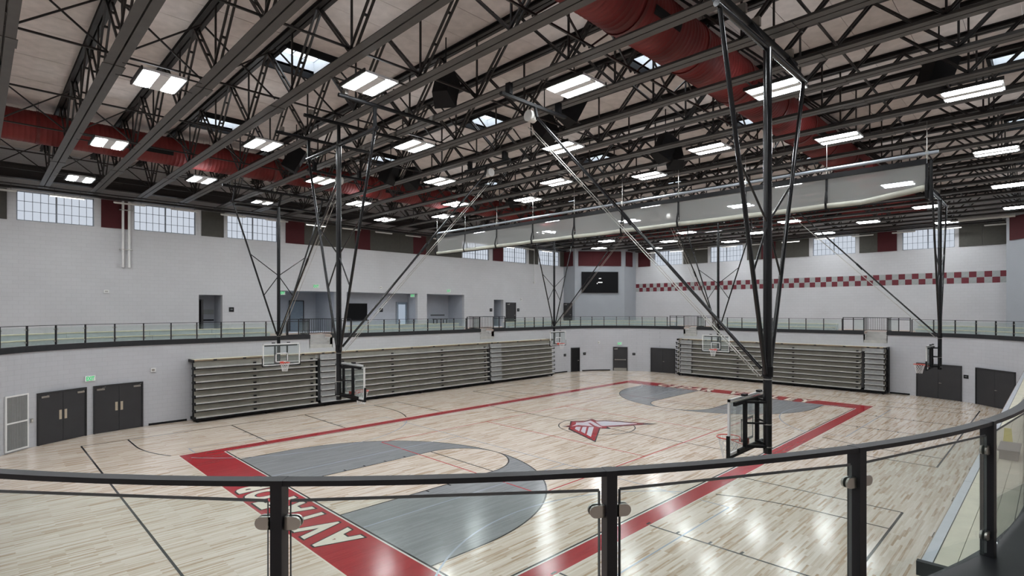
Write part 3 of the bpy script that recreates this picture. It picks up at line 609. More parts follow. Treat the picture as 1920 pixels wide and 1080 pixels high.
for ri, key in enumerate(sorted(rowsd)):
    for ci, (k, x, y) in enumerate(sorted(rowsd[key], key=lambda t: t[1])):
        o = proto if not used else copy_tree(proto); used = True; o.location = (x, y, 11.55)
        tag(o, 'bright twin panel ceiling light, %s from the left in the %s diagonal row' % (ORD[ci], ORD[ri]), 'ceiling light', 'twin panel ceiling lights')
for hi, (x, y) in enumerate(hidden):
    o = copy_tree(proto); o.location = (x, y, 11.55); tag(o, 'twin panel ceiling light beyond the edge of the view, %s one' % ORD[hi], 'ceiling light', 'twin panel ceiling lights')
# linear wall-wash lights
def linear(lit):
    l = thing('strip_light', '', 'strip light'); MB().tube((-.7, 0, .02), (.7, 0, .02), .045, 8).build('body', 'white_dull', l); B(-.66, .66, -.03, .03, -.035, -.026).build('lens', 'led_small' if lit else 'white_dull', l)
    for x in (-.5, .5): MB().tube((x, 0, .05), (x, 0, .348), .008, 5).build('stem', 'steel_dark', l)
    return l
pl = {True: linear(True), False: linear(False)}; us = set()
def strip_at(x, y, rz, lit, lab):
    o = pl[lit] if lit not in us else copy_tree(pl[lit]); us.add(lit); o.location = (x, y, 11.25); o.rotation_euler = (0, 0, rz); tag(o, lab, 'strip light', 'strip lights over the windows')
for i in range(16): strip_at(-20.7+2.57*i, 19.0, 0, i in (1, 6, 13, 15), 'slim white strip light above the left wall windows, %s from the left' % ORD[i])
for i in range(11): strip_at(26.5, 12.6-2.56*i, pi/2, i in (1, 5), 'slim white strip light above the far wall windows, %s from the left' % ORD[i])
tag(B(-27.5, 21.6, 18.97, 19.03, 11.60, 11.648).build('light_track', 'steel_dark'), 'thin black track carrying the strip lights along the left wall', 'track'); tag(B(26.47, 26.53, -13.2, 15.1, 11.60, 11.648).build('light_track', 'steel_dark'), 'thin black track carrying the strip lights along the far wall', 'track')
wp = MB().tube((24.9, -10.7, 11.55), (24.9, -13.9, 11.55), .09, 12); tag(wp.build('white_pipe', 'white_dull'), 'long white pipe under the ceiling at the right edge', 'pipe')
p2 = thing('drain_pipes', 'pair of white vertical pipes joined at the bottom beside the second window', 'pipe', (-15.55, YL-.16, 7.95))
for s in (-1, 1): MB().tube((s*.14, 0, .12), (s*.14, 0, 3.6), .06, 12).build('pipe', 'white', p2); MB().tube((s*.14, 0, .12), (s*.14, 0, 0), .07, 12).build('cleanout', 'white', p2)
B(-.3, .3, -.07, .07, .95, .99).build('clamp', 'nickel', p2); B(-.3, .3, -.07, .07, 3.1, 3.14).build('clamp', 'nickel', p2)
p3 = thing('drain_pipes', 'thin white conduit hanging below a grey panel on the far left wall', 'pipe', (17.2, YL-.12, 8.3)); MB().tube((0, 0, 0), (0, 0, 3.2), .025, 8).build('pipe', 'white', p3); B(-.08, .08, -.03, .03, -.1, .02).build('box', 'white_dull', p3)

# ------------------------------------------------------------------ loudspeakers hung in the roof
def speaker(x, y, z, rz, tilt, lab):
    s = thing('loudspeaker', lab, 'loudspeaker', (x, y, z), rz, 'hanging loudspeakers'); Rm = Matrix.Rotation(tilt, 3, 'Y')
    def tl(b): b.v = [tuple(Rm @ Vector(p)) for p in b.v]; return b
    tl(MB().hexa([(-.3, -.22, -.5), (.3, -.32, -.5), (.3, .32, -.5), (-.3, .22, -.5), (-.3, -.22, .5), (.3, -.32, .5), (.3, .32, .5), (-.3, .22, .5)])).build('cabinet', 'black_soft', s); tl(B(.3, .315, -.29, .29, -.46, .46)).build('grille', 'black', s)
    MB().tube((.1, 0, .25), (.1, 0, ZD-z), .02, 6).build('hanging_rod', 'black', s)
for i, (x, y, z, rz, ti) in enumerate([(-11.75, -3.25, 12.1, .6, .5), (-7.75, -4.7, 12.2, -.4, .5), (-7.4, -3.3, 12.0, 1.3, .5), (-7.7, 6.2, 12.05, -1.2, .5), (-6.25, 6.5, 12.05, .4, .5), (-2.1, -4.8, 12.05, -.3, .5), (-1.1, -4.75, 11.95, .8, .5), (-11.7, 7.3, 12.1, -.5, .5), (-2.6, -13.4, 12.2, -.6, .4), (.7, 6.3, 12.1, .3, .5)]):
    speaker(x, y, z, rz, ti, 'black hanging loudspeaker among the roof joists, '+['above the nearest left goal frame', 'tall one behind the pulley of the right strut', 'lower one of the pair beside the pulley', 'left one of the pair above the left duct', 'right one of the pair above the left duct', 'upper one left of the right duct', 'lower one left of the right duct', 'against the left duct', 'near the skylight at the right edge', 'above the left end of the rolled curtain'][i])

# ------------------------------------------------------------------ basketball goals on ceiling masts
def goal(label, x, y, rz, along):
    g = thing('basketball_goal', label, 'basketball goal', (x, y, 0), rz, 'ceiling hung basketball goals'); T = 10.78
    mast = MB().tube((0, 0, 2.86), (0, 0, T), .08, 16).build('mast', 'black_gloss', g)
    for z in (2.98, 3.42, 4.30): MB().tube((0, 0, z), (0, 0, z+.02), .084, 16).build('clamp_ring', 'nickel', mast)
    MB().tube((0, 0, 4.36), (0, 0, 4.56), .10, 14).build('collar', 'black', mast)
    MB().tube((0, -2.25, T), (0, 2.25, T), .06, 12).build('crossbar', 'black_gloss', g)
    for s in (-1, 1):
        br = MB().tube((0, s*.10, 4.42), (0, s*2.14, T), .042, 10).build('side_brace', 'black_gloss', g)
        zc = 7.35; MB().tube((0, 0, zc), (0, s*(.10+2.04*(8.35-4.42)/(T-4.42)), 8.35), .022, 8).build('sway_bar', 'black_gloss', br); MB().tube((0, 0, zc), (0, s*(.10+2.04*(6.35-4.42)/(T-4.42)), 6.35), .022, 8).build('sway_bar', 'black_gloss', br)
    # carrying pipes clamped under the joists
    if along:     # goal faces along the court: pipes run across the joists above each crossbar end
        for s in (-1, 0, 1):
            p = MB().tube((-1.1, s*2.14, 11.45), (2.3, s*2.14, 11.45), .055, 12).build('carrying_pipe', 'black', g)
            MB().bar((0, s*2.14, T), (0, s*2.14, 11.45), .06, .09).build('hanger', 'black', p)
            for q in (-.9, 1.1, 2.0): B(q-.05, q+.05, s*2.14-.08, s*2.14+.08, 11.5, 11.64).build('clamp', 'nickel', p)
    else:
        p = MB().tube((.35, -2.7, 11.42), (.35, 2.7, 11.42), .06, 12).build('carrying_pipe', 'black', g)
        for q in (-2.14, 0, 2.14): MB().bar((0, q, T), (.35, q, 11.42), .06, .10).build('hanger', 'black', p)
        for q in (-2.3, -.35, .35, 2.3): B(.27, .43, q-.05, q+.05, 11.46, 11.64).build('clamp', 'nickel', p)
    st = MB().tube((.12, 0, 4.5), (6.1, 0, 10.95), .036, 10).build('folding_strut', 'black_gloss', g)
    MB().tube((3.1, 0, 4.5+6.45/5.98*2.98-.02), (3.35, 0, 4.5+6.45/5.98*3.23), .05, 10).build('strut_joint', 'black', st)
    MB().tube((.16, .06, 4.35), (6.4, .06, 10.75), .011, 6).build('lifting_cable', 'nickel', g); MB().tube((.16, -.06, 4.35), (6.45, -.10, 10.8), .011, 6).build('lifting_cable', 'nickel', g)
    hp = MB().bar((6.2, -1.3, 11.3), (6.2, 1.3, 11.3), .10, .08).build('hoist_beam', 'black', g); MB().tube((6.35, -.12, 11.05), (6.35, .12, 11.05), .16, 14).build('hoist_drum', 'white_dull', hp); MB().bar((6.1, 0, 10.9), (6.2, 0, 11.3), .06, .06).build('strut_hanger', 'black', hp)
    for q in (-1.0, 1.0): B(6.12, 6.28, q-.06, q+.06, 11.34, 11.64).build('clamp', 'black', hp)
    # backboard
    bx = .38; z0, z1, hw = 2.90, 3.97, .915
    bd = B(bx, bx+.012, -hw, hw, z0, z1).build('backboard_glass', 'board_glass', g)
    f = MB(); t = .05
    for a, c, e, h in ((-hw, hw, z0, z0+t), (-hw, hw, z1-t, z1), (-hw, -hw+t, z0, z1), (hw-t, hw, z0, z1)): f.box(bx-.02, bx+.018, a, c, e, h)
    f.build('white_border', 'white', bd)
    f = MB(); t = .05
    for a, c, e, h in ((-.305, .305, 3.05, 3.05+t), (-.305, .305, 3.51-t, 3.51), (-.305, -.305+t, 3.05, 3.51), (.305-t, .305, 3.05, 3.51)): f.box(bx+.013, bx+.015, a, c, e, h)
    f.build('target_square', 'white', bd)
    f = MB(); f.box(bx-.03, bx+.03, -hw-.03, hw+.03, z0-.05, z0)
    for s in (-1, 1): f.box(bx-.03, bx+.03, min(s*hw, s*(hw+.03)), max(s*hw, s*(hw+.03)), z0, z0+.38)
    f.build('edge_padding', 'black_soft', bd)
    for s in (-1, 1): B(bx-.10, bx-.03, s*.30-.03, s*.30+.03, z0+.05, z1-.08).build('support_channel', 'black', g)
    B(bx-.09, bx-.04, -.80, .80, z1-.13, z1-.06).build('support_rail', 'black', g); B(bx-.09, bx-.04, -.62, .62, z0+.02, z0+.09).build('support_rail', 'black', g)
    for s in (-1, 1):
        for zz, w2 in ((3.0, .055), (3.45, .035), (3.86, .045)): MB().bar((0, s*.06, zz), (bx-.06, s*.30, zz), w2, w2).build('board_arm', 'black', g)
    for s in (-1, 1): B(bx-.12, bx-.04, s*.37-.07, s*.37+.07, z1+.02, z1+.06).build('board_cap', 'black', bd)
    rm = MB().torus((bx+.15+.23+.012, 0, 3.05), .23, .012, 28, 8); rm.box(bx+.012, bx+.16, -.05, .05, 3.0, 3.04); rm.box(bx+.012, bx+.035, -.09, .09, 2.93, 3.08)
    for s in (-1, 1): rm.bar((bx+.02, s*.08, 2.96), (bx+.25, s*.19, 3.04), .015, .015)
    rim = rm.build('rim', 'rim', g); nt = MB(); cxn = bx+.392; prev = None; K = 12
    for i in range(K):
        for sgn in (-1, 1):
            pts = []
            for q in range(6):
                rr = .225-.11*(q/5)**.7; a = 2*pi*(i+sgn*q*.5)/K; pts.append((cxn+rr*cos(a), rr*sin(a), 3.04-.42*q/5))
            nt.path_tube(pts, .005, 4)
    nt.build('net', 'net', rim)
    return g
goal('main court goal facing away from the camera, hung left of centre with clear board', -13.38, 0, 0, True)
goal('main court goal at the far end, facing the camera before the far bleachers', 13.38, 0, pi, True)
goal('cross court goal in front of the left end of the long bleachers', -10.6, 11.75, -pi/2, False)
goal('cross court goal at the far end of the long bleachers', 10.5, 11.75, -pi/2, False)
goal('nearest goal at the right, on the thick black mast above the red sideline', -10.42, -11.77, pi/2, False)
goal('cross court goal at the right, seen edge on before the double doors', 10.5, -11.9, pi/2, False)

# ------------------------------------------------------------------ rolled divider curtain
ct = thing('divider_curtain', 'grey see-through divider curtain rolled up under the ceiling at half court', 'curtain', (0, 0, 0)); CY0, CY1 = -12.85, 12.75
MB().tube((0, CY0-.3, 10.62), (0, CY1+.2, 10.62), .055, 12).build('drive_pipe', 'frame_grey', ct); B(-.06, .06, CY0, CY1, 10.28, 10.45).build('top_rail', 'black', ct)
MB().tube((0, CY0-.1, 10.38), (0, CY0-.1, 9.1), .05, 8).build('end_post', 'black', ct)
n = 9; ys = [CY0+(CY1-CY0)*i/n for i in range(n+1)]
for i in range(n):
    V = []; F = []; a, c = ys[i]+.02, ys[i+1]-.02
    for q in range(9):
        y = a+(c-a)*q/8; sag = .02*sin(pi*q/8)+(.16 if (i == 0 and q < 4) else 0)*(-1)*(1-q/4)
        for z, x in ((10.30, 0), (9.9, .02*sin(q*2.1+i)), (9.55, .05+.03*sin(q*1.3+i)), (9.38-sag*.4, .02)): V.append((x, y, z))
    for q in range(8):
        for k2 in range(3): F.append((q*4+k2, (q+1)*4+k2, (q+1)*4+k2+1, q*4+k2+1))
    b = MB(); b.add(V, F, True); b.build('mesh_panel', 'curtain', ct)
    b = MB(); pr = None
    for q in range(8):
        ya, yc = a+(c-a)*q/8, a+(c-a)*(q+1)/8; s0, s1 = [.015*sin(pi*t/8)-(.22*(1-t/5) if (i == 0 and t < 5) else 0) for t in (q, q+1)]
        b.tube((0, ya, 9.32-s0), (0, yc, 9.32-s1), .10, 8, caps=False)
    b.build('folded_roll', 'curtain_roll', ct)
for i, y in enumerate(ys):
    b = MB(); pts = [(.02, 10.30), (.04, 9.85), (.13, 9.6), (.16, 9.42), (.11, 9.22), (-.05, 9.2)]
    for (x0, z0), (x1, z1) in zip(pts, pts[1:]): b.bar((x0, y, z0), (x1, y, z1), .07, .02)
    for (x0, z0), (x1, z1) in zip(pts, pts[1:]): b.bar((-x0, y, z0), (-x1, y, z1), .07, .02)
    b.build('lifting_strap', 'black_soft', ct)
    MB().tube((0, y, 10.45), (0, y, 11.64), .012, 6).build('suspension_rod', 'nickel', ct); B(-.05, .05, y-.04, y+.04, 10.56, 10.70).build('pipe_hanger', 'nickel', ct)
B(-.05, .05, CY0, CY1, 9.19, 9.215).build('bottom_hem', 'black_soft', ct)

# ------------------------------------------------------------------ telescopic bleachers, pushed in
mat('aisle_grey', (.33, .335, .33), .5, var=.08)
def bleacher(label, loc, rz, L, aisles, ty=.24, dp=1.05):
    t = thing('bleacher', label, 'bleacher', loc, rz, 'folded telescopic bleachers'); NR = 9; h = .354; z0 = .29; H = L/2     # local: x along, front at y=0 facing -y, wall at y=1.05
    cuts = [-H]+[v for a in aisles for v in a]+[H]; secs = [(a, c, any(abs(a-q[0]) < .01 for q in aisles)) for a, c in zip(cuts, cuts[1:]) if c-a > .05]
    out = []
    for a, c, ais in secs:
        n = 1 if ais else max(1, round((c-a)/4.2)); out += [(a+(c-a)*i/n, a+(c-a)*(i+1)/n, ais) for i in range(n)]
    cache = {}
    def me(key, fn):
        if key not in cache: cache[key] = fn()
        return cache[key]
    for i in range(NR-1):
        z = z0+h*i; y0 = .012*i
        for a, c, ais in out:
            w = round(c-a, 3); xm = (a+c)/2
            if ais:
                put('aisle_step', me(('as', w), lambda: MB().box(-w/2+.22, w/2-.005, -.018, .12, -.055, .004).mesh('aisle_step', 'riser_light')), t, (xm, y0, z)); put('gap_shade_strip', me(('ub', w), lambda: B(-w/2+.22, w/2-.005, .02, .12, -.10, -.055).mesh('gap_shade_strip', 'black_soft')), t, (xm, y0, z)); put('aisle_panel', me(('ap', w), lambda: B(-w/2+.22, w/2-.005, .12, .15, 0, h-.10).mesh('aisle_panel', 'aisle_grey')), t, (xm, y0, z))
            else:
                s = put('seat_plank', me(('s', w, i == NR-2), lambda: MB().box(-w/2+.004, w/2-.004, .0, .27, -.035, 0).mesh('seat_plank', 'riser_light' if i == NR-2 else 'seat_tan')), t, (xm, y0, z)); put('nose', me(('n', w), lambda: B(-w/2+.004, w/2-.004, -.018, .0, -.06, .004).mesh('nose', 'riser_light')), s)
                put('riser_panel', me(('r', w), lambda: B(-w/2+.004, w/2-.004, .27, .29, -.02, h-.10).mesh('riser_panel', 'riser')), t, (xm, y0, z)); put('gap_shade_strip', me(('u', w), lambda: B(-w/2+.004, w/2-.004, .03, .20, -.11, -.035).mesh('gap_shade_strip', 'black_soft')), t, (xm, y0, z))  # black strips stand in for the shaded gap under seats and aisle steps
        for x in (-H-.02, H+.02): put('end_bracket', me('eb', lambda: MB().box(-.03, .03, -.02, .12, -.13, .02).box(-.02, .02, .1, .5, -.13, -.05).mesh('end_bracket', 'black')), t, (x, y0, z))
        for a, c, ais in out[:-1]: put('joint_bracket', me('jb', lambda: B(-.07, .07, .18, .26, .0, .07).mesh('joint_bracket', 'black')), t, (c-.25, y0, z))
    zt = z0+h*(NR-1)
    for a, c, ais in out:
        w = c-a; xm = (a+c)/2
        B(-w/2+.004, w/2-.004, .26, .29, -.33, -.05).build('top_riser', 'riser_light', t, (xm, ty*.6, zt)); B(-w/2+.004, w/2-.004, .0, .09, -.05, .0).build('top_nose', 'silver' if ty == 0 else 'seat_wood', t, (xm, ty, zt))
        for q in range(4): qw = (dp-.10-ty)/4; B(-w/2+.004, w/2-.004, ty+.098+qw*q, ty+.092+qw*(q+1), -.04, -.005).build('deck_plank', 'deck_plank', t, (xm, 0, zt))
        B(-w/2+.02, w/2-.02, -.012, .0, -.06, -.004).build('front_board', 'seat_wood', t, (xm, ty, zt))
        for q in (.3, .75): put('board_bracket', me('bb', lambda: B(-.08, .08, -.02, -.012, -.065, -.002).mesh('board_bracket', 'black')), t, (a+w*q, ty, zt))
    for x in (-H, H): B(-.035, .035, ty-.03, dp-.02, -.13, .012).build('top_end_cap', 'black', t, (x+(.04 if x > 0 else -.04), 0, zt))
    fr = MB()
    for a, c, ais in out: fr.box(a+.1, a+.18, .45, dp-.05, .12, zt-.06)
    fr.box(H-.18, H-.1, .45, dp-.05, .12, zt-.06); fr.build('understructure', 'black_soft', t)
    B(-H, H, .10, dp-.1, .10, .22).build('base_beam', 'black_soft', t)
    x = -H+.15
    while x < H:
        w = MB(); w.tube((x-.05, .22, .06), (x+.05, .22, .06), .06, 10); w.tube((x-.05, dp-.3, .06), (x+.05, dp-.3, .06), .06, 10); w.box(x-.07, x+.07, .16, dp-.25, .06, .11); w.build('wheel_carriage', 'black', t); x += (L-.3)/8
    return t
bleacher('long pushed-in bleachers along the left wall', (0, 14.38, 0), 0, 27.25, [(-7.31, -5.93), (6.15, 7.54)])
bleacher('shorter pushed-in bleachers against the far wall', (21.33, -.22, 0), -pi/2, 15.0, [(-7.4, -6.2), (6.1, 7.4)])
bleacher('pushed-in bleachers at the right edge, seen from above past the railing', (-.45, -14.79, 0), pi, 28.3, [(-7.54, -6.15), (5.53, 6.91)], 0, .79)
# stair flights up to the mezzanine
def stairs(label, loc, rz, w):
    t = thing('stair_flight', label, 'stairs', loc, rz, 'stairs up to the mezzanine')
    for i in range(4): B(-w/2, w/2, .30*i, 1.24, 3.35+.1875*i-(.0 if i else .0), 3.35+.1875*(i+1)).build('step', 'concrete', t)
    for s in (-1, 1): B(min(s*w/2, s*(w/2+.04)), max(s*w/2, s*(w/2+.04)), 0, 1.24, 3.36, ZM-.16).build('cheek_wall', 'white_dull', t)
def gate(label, loc, rz, w, half):
    g = thing('stair_guard_railing', label, 'railing', loc, rz, 'stair guard railings'); b0, T = 4.14, 5.10
    for x in (-half, -half+.63, -w/2-.03, w/2+.03, half-.63, half): B(x-.025, x+.025, .04, .09, ZM, T).build('post', 'rail_dark', g)
    for s in (-1, 1):
        a, c = sorted((s*half, s*(w/2+.03)))
        for z in (T-.02, 4.96, 4.18): B(a, c, .045, .085, z-.02, z+.02).build('rail', 'rail_dark', g)
        a, c = sorted((s*(half-.63), s*(w/2+.03))); B(a+.03, c-.03, .06, .066, 4.2, 4.94).build('glass_panel', 'glass', g)
        for z in (T-.02, 4.18): B(s*(w/2+.03)-.02, s*(w/2+.03)+.02, .09, 1.3, z-.02, z+.02).build('return_rail', 'rail_dark', g)
        for q in range(7): B(s*(w/2+.03)-.008, s*(w/2+.03)+.008, .2+.15*q, .216+.15*q, 4.18, T-.02).build('baluster', 'rail_dark', g)
    gt = B(-w/2, w/2, 1.27, 1.31, T-.05, T-.01).build('gate_frame', 'rail_dark', g); B(-w/2, w/2, 1.27, 1.31, 4.18, 4.22).build('gate_rail', 'rail_dark', gt)
    for q in range(11): x = -w/2+w*q/10; B(x-.01, x+.01, 1.28, 1.30, 4.2, T-.03).build('baluster', 'rail_dark', gt)
for i, (a, c) in enumerate(NOTCH_L):
    stairs('grey concrete stair flight above the long bleachers, %s from the left' % ORD[i], ((a+c)/2, HY, 0), 0, c-a); gate('dark guard railing with gate at the stairs over the long bleachers, %s from the left' % ORD[i], ((a+c)/2, HY, 0), 0, c-a, 1.97)
for i, (a, c) in enumerate(NOTCH_F):
    stairs('grey concrete stair flight above the far bleachers, at the %s end' % ('left', 'right')[i], (HX, (a+c)/2, 0), -pi/2, a-c); gate('dark guard railing with gate at the %s end of the far bleachers' % ('left', 'right')[i], (HX, (a+c)/2, 0), -pi/2, a-c, 1.95)

# ------------------------------------------------------------------ glass railings round the mezzanine
def railing(label, s0, s1, n, near=False, off=.10):
    p0 = pos((s0+s1)/2, .12); t = thing('glass_railing', label, 'railing', (p0[0], p0[1], ZM), 0, 'glass railings round the mezzanine'); O = Vector((p0[0], p0[1], ZM)); OFF = .14 if near else off
    if near: t.location.x -= .14; t.location.y -= .03
    def P(s, off, z): q = pos(s, off); return Vector((q[0], q[1], z))-O
    pm = B(-.034, .034, -.023, .023, 0, .855).mesh('post', 'rail_dark'); cl = MB()
    def clamp():
        b = MB(); n2 = 8; pts = [(0, -.026), (.04, -.026)]+[(.04+.026*sin(pi*i/n2), -.026*cos(pi*i/n2)) for i in range(1, n2)]+[(.04, .026), (0, .026)]
        for x0, x1 in ((-.018, -.007), (.007, .018)):
            k3 = len(pts); A = [(x0, y, z) for y, z in pts]; C = [(x1, y, z) for y, z in pts]
            b.add(A+C, [tuple(range(k3)), tuple(range(2*k3-1, k3-1, -1))]+[(i, k3+i, k3+(i+1) % k3, (i+1) % k3) for i in range(k3)])
        b.box(-.018, .018, 0, .012, -.026, .026)
        if near:
            for z in (-.014, .014): b.tube((-.02, .012, z), (-.0185, .012, z), .004, 8)
        return b.mesh('glass_clamp', 'nickel')
    cm = clamp()
    for i in range(n+1):
        s = s0+(s1-s0)*i/n; q = pos(s, OFF); a = atan2(q[3], q[2]); po = put('post', pm, t, P(s, OFF, 4.14), a)
        for z in (.68, .16):
            for sg, ok in ((1, i > 0), (-1, i < n)):
                if ok: put('glass_clamp', cm, po, (0, sg*.026, z), 0 if sg > 0 else pi)
    b = MB(); ss = samples(s0-.02, s1+.02, .25); prof = [(-.03, 4.972), (.03, 4.972), (.03, 4.994), (-.03, 4.994)]; V = []
    for s in ss:
        for off, z in prof: V.append(P(s, OFF+off, z))
    b.add(V, [(i*4+j, i*4+(j+1) % 4, i*4+4+(j+1) % 4, i*4+4+j) for i in range(len(ss)-1) for j in range(4)]+[(3, 2, 1, 0), tuple(range(len(V)-4, len(V)))]); b.build('top_rail', 'rail_dark', t)
    for i in range(n):
        a, c = s0+(s1-s0)*i/n+.045, s0+(s1-s0)*(i+1)/n-.045; A, C = P(a, OFF, 0), P(c, OFF, 0); d = (C-A).normalized(); nrm = Vector((-d.y, d.x, 0))*.006; z0, z1 = 4.19-ZM, 4.905-ZM
        b = MB(); q = [A-nrm, C-nrm, C+nrm, A+nrm]
        for w in q: w.z = 0
        b.hexa([w+Vector((0, 0, z0)) for w in q]+[w+Vector((0, 0, z1)) for w in q]); g = b.build('glass_panel', 'glass', t)
        if near:
            e = MB(); m2 = (A+C)/2; e.bar(Vector((A.x, A.y, z1+.001)), Vector((C.x, C.y, z1+.001)), .002, .013); e.build('polished_edge', 'box_grey', g)
            for w in (A, C): e = MB(); e.bar(Vector((w.x, w.y, z0)), Vector((w.x, w.y, z1)), .012, .002); e.build('polished_edge', 'box_grey', g)
    return t
th = lambda a: S_NR+radians(-90-a)*R
railing('near glass railing curving across the bottom of the view, with round nickel clamps', th(-90.88), th(-178.56), 8, True)
railing('glass railing along the mezzanine at the left, up to the first stair gate', th(-178.56)+.16, TOT+sL(-8.59)-.06, 30)
railing('glass railing above the long bleachers between the two stair gates', sL(-4.64)+.06, sL(4.86)-.06, 8)
railing('glass railing sweeping round the far left corner below the video screen', sL(8.79)+.10, sF(8.61)-.18, 15)
railing('glass railing above the far bleachers between the two stair gates', sF(4.72)+.18, sF(-5.0)-.06, 8)
railing('glass railing sweeping round the far right corner above the double doors', sF(-8.89)+.10, S_RT, 9)
railing('glass railing running along the right side of the mezzanine', S_RT+.2, th(-90.88)-.16, 26, off=.24)
# fixed two-tier benches behind the railings
def bench(label, s0, s1):
    t = thing('spectator_bench', label, 'bench', (0, 0, 0), 0, 'two tier benches on the mezzanine')
    n = max(1, round((s1-s0)/3.0))
    for i in range(n):
        a, c = s0+(s1-s0)*i/n+.004, s0+(s1-s0)*(i+1)/n-.004
        for o0, z in ((.80, 4.36), (1.42, 4.60)):
            b = MB(); sweep(b, a, c, [(o0, z-.045), (o0+.30, z-.045), (o0+.30, z), (o0, z)]); b.build('seat_plank', 'bench_seat', t)
            b = MB(); sweep(b, a, c, [(o0+.03, ZM), (o0+.28, ZM), (o0+.28, z-.045), (o0+.03, z-.045)]); b.build('front_panel', 'bench_front', t)
bench('pale two-tier bench behind the railing at the left', S_NEAR+8, TOT+sL(-9.3)); bench('pale two-tier bench behind the railing between the left stair gates', sL(-4.3), sL(5.2)); bench('pale two-tier bench round the far left corner', sL(10.1), sF(8.6))
bench('pale two-tier bench behind the railing above the far bleachers', sF(4.0), sF(-4.3)); bench('pale two-tier bench behind the railing at the far right', sF(-9.0), sF(-CYR)+SEG[3])

# ------------------------------------------------------------------ video screen, signs, small wall items
def on_bay(t, off): p = lerp((21.81, 18.73), (25.6, 15.34), t); n = Vector((-3.39, -3.79)).normalized(); return (p[0]+n.x*off, p[1]+n.y*off)
p = on_bay(.50, .0); vsn = thing('video_screen', 'large black video screen on the far corner bay', 'screen', (p[0], p[1], 8.39), atan2(-3.39, 3.79))
B(-1.87, 1.87, -.14, -.02, -1.07, 1.07).build('case', 'black', vsn); B(-1.83, 1.83, -.15, -.14, -1.03, 1.03).build('display', 'screen', vsn)
B(-.12, .12, -.155, -.15, .36, .42).build('status_mark', 'screen_mark', vsn); mk = MB(); mk.box(-.2, .24, -.155, -.15, -.05, .04); mk.box(-.33, -.26, -.155, -.15, -.17, -.07); mk.build('status_mark', 'screen_mark', vsn)
def exit_sign(label, loc, rz, s=1.0):
    e = thing('exit_sign', label, 'exit sign', loc, rz, 'green exit signs'); B(-.17*s, .17*s, -.06, -.0, -.1*s, .1*s).build('case', 'white', e)
    w = 0; me = text_mesh('EXIT', .2*s, .006*s); xs = [v.co.x for v in me.vertices]; cx = (min(xs)+max(xs))/2; k2 = .27*s/(max(xs)-min(xs))
    for v in me.vertices: v.co = ((v.co.x-cx)*k2, -.063, (v.co.y-.07*s))
    me.materials.append(M['exit_green']); put('lettering', me, e)
def arcp(c, a, off=.02): return (c[0]+(R-off)*cos(radians(a)), c[1]+(R-off)*sin(radians(a))), radians(a)-pi/2
(q, rz) = arcp(NLc, 109.5); exit_sign('white exit sign with green letters between the two left double doors', (*q, 2.55), rz, 1.2)
(q, rz) = arcp(FLc, 38); exit_sign('green exit sign above the single door with panic bar', (*q, 2.5), rz, 1.3)
exit_sign('green exit sign high over the vestibule opening', (-4.75, YL-.01, 7.25), 0, 1.3); exit_sign('green exit sign inside the vestibule at its left', (-6.95, YL+.28, 6.75), 0, 1.2); exit_sign('green exit sign at the right end of the television alcove', (3.35, YL+.28, 6.75), 0, 1.2); exit_sign('green exit sign above the right alcove', (6.75, YL-.01, 7.2), 0, 1.2)
def plate(name, label, loc, rz, w, h, m, cat, group=None, d=.03):
    t = thing(name, label, cat, loc, rz, group); B(-w/2, w/2, -d, 0, -h/2, h/2).build('body', m, t); B(-w/2*.6, w/2*.6, -d-.006, -d, -h/2*.5, h/2*.5).build('face', 'white_dull' if m != 'white' else 'nickel', t) if m != 'black' else B(-w/2*.5, w/2*.5, -d-.004, -d, -h/2*.2, h/2*.4).build('face', 'box_grey', t); return t
for x, z, lb in ((-10.15, 5.65, 'right of the left upper passage'), (1.2, 5.6, 'right of the television'), (11.6, 5.6, 'left of the narrow passage'), (15.1, 5.6, 'right of the dark upper door')): plate('room_sign', 'small black room sign '+lb, (x, YL+1.39 if x == 1.2 else YL, z), 0, .28, .28, 'black', 'sign', 'black room signs')
for c, a, z, lb in ((FLc, 83.5, 1.55, 'left of the black far doorway'), (FLc, 65.5, 1.6, 'right of the black far doorway'), (FLc, 27.5, 1.55, 'right of the single exit door'), (FRc, -29.0, 1.55, 'between the two right double doors')):
    (q, rz) = arcp(c, a, 0.01); plate('room_sign', 'small black room sign '+lb, (*q, z), rz, .26, .22, 'black', 'sign', 'black room signs')
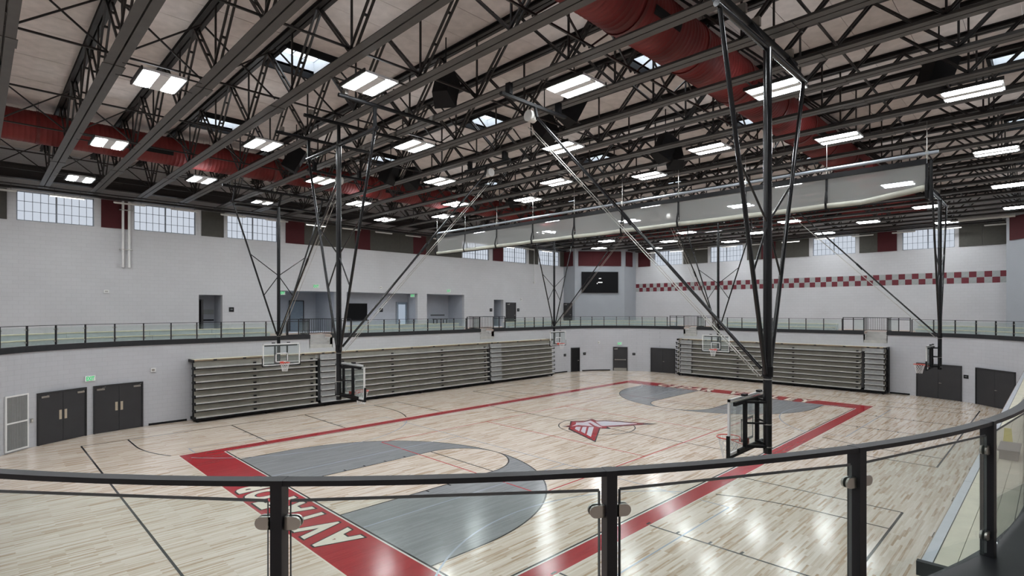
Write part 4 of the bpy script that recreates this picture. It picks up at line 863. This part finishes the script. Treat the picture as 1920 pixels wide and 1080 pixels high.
for x, z, lb in ((-16.4, 6.62, 'on the left upper wall below the first red panel'), (.3, 7.3, 'above the television alcove'), (15.5, 6.6, 'right of the dark upper door')): plate('alarm_strobe', 'small white alarm strobe '+lb, (x, YL, z), 0, .22, .18, 'white', 'alarm', 'white alarm strobes', .06)
for c, a, z, lb in ((NLc, 88.5, 2.7, 'right of the left double doors'), (FLc, 54, 2.6, 'beside the single exit door')):
    (q, rz) = arcp(c, a, 0.01); plate('alarm_strobe', 'small white alarm strobe '+lb, (*q, z), rz, .2, .2, 'white', 'alarm', 'white alarm strobes', .06)
(q, rz) = arcp(NLc, 128.6, 0.01); plate('key_switch', 'small grey switch plate between louvre and double door', (*q, 1.1), rz, .1, .16, 'nickel', 'switch')
# perforated louvre at the left
(q, rz) = arcp(NLc, 134.0, .05); lv = thing('air_grille', 'tall white framed perforated air grille at the left edge', 'air grille', (*q, 0), rz)
for z0, z1 in ((.12, 1.14), (1.2, 2.2)):
    pnl = B(-.44, .44, -.01, .0, z0, z1).build('panel', 'louver', lv)
    for i in range(13): x = -.42+.07*i; B(x-.006, x+.006, -.02, -.01, z0, z1).build('slat', 'tile_grey', pnl)
f = MB(); f.box(-.5, -.44, -.03, .02, .06, 2.26).box(.44, .5, -.03, .02, .06, 2.26).box(-.44, .44, -.03, .02, .06, .12).box(-.44, .44, -.03, .02, 1.14, 1.2).box(-.44, .44, -.03, .02, 2.2, 2.26); f.build('frame', 'white', lv)
# items lying on the right bleachers
bxo = thing('control_box', 'flat grey box on top of the right bleachers, behind the glass', 'box', (-8.6, -15.18, 3.12)); B(-.40, .40, -.12, .12, 0, .14).build('case', 'box_grey', bxo); B(-.42, .42, -.14, .14, .14, .165).build('lid', 'box_grey', bxo)
yb = thing('warning_sign', 'small yellow upright sign on the right bleachers', 'sign', (-7.4, -15.1, 3.12)); MB().add([(-.02, -.07, 0), (-.02, .07, 0), (-.02, .05, .28), (-.02, -.05, .28), (.02, -.07, 0), (.02, .07, 0), (.02, .05, .28), (.02, -.05, .28)], [(0, 1, 2, 3), (7, 6, 5, 4), (0, 4, 5, 1), (1, 5, 6, 2), (2, 6, 7, 3), (3, 7, 4, 0)]).build('panel', 'yellow', yb)
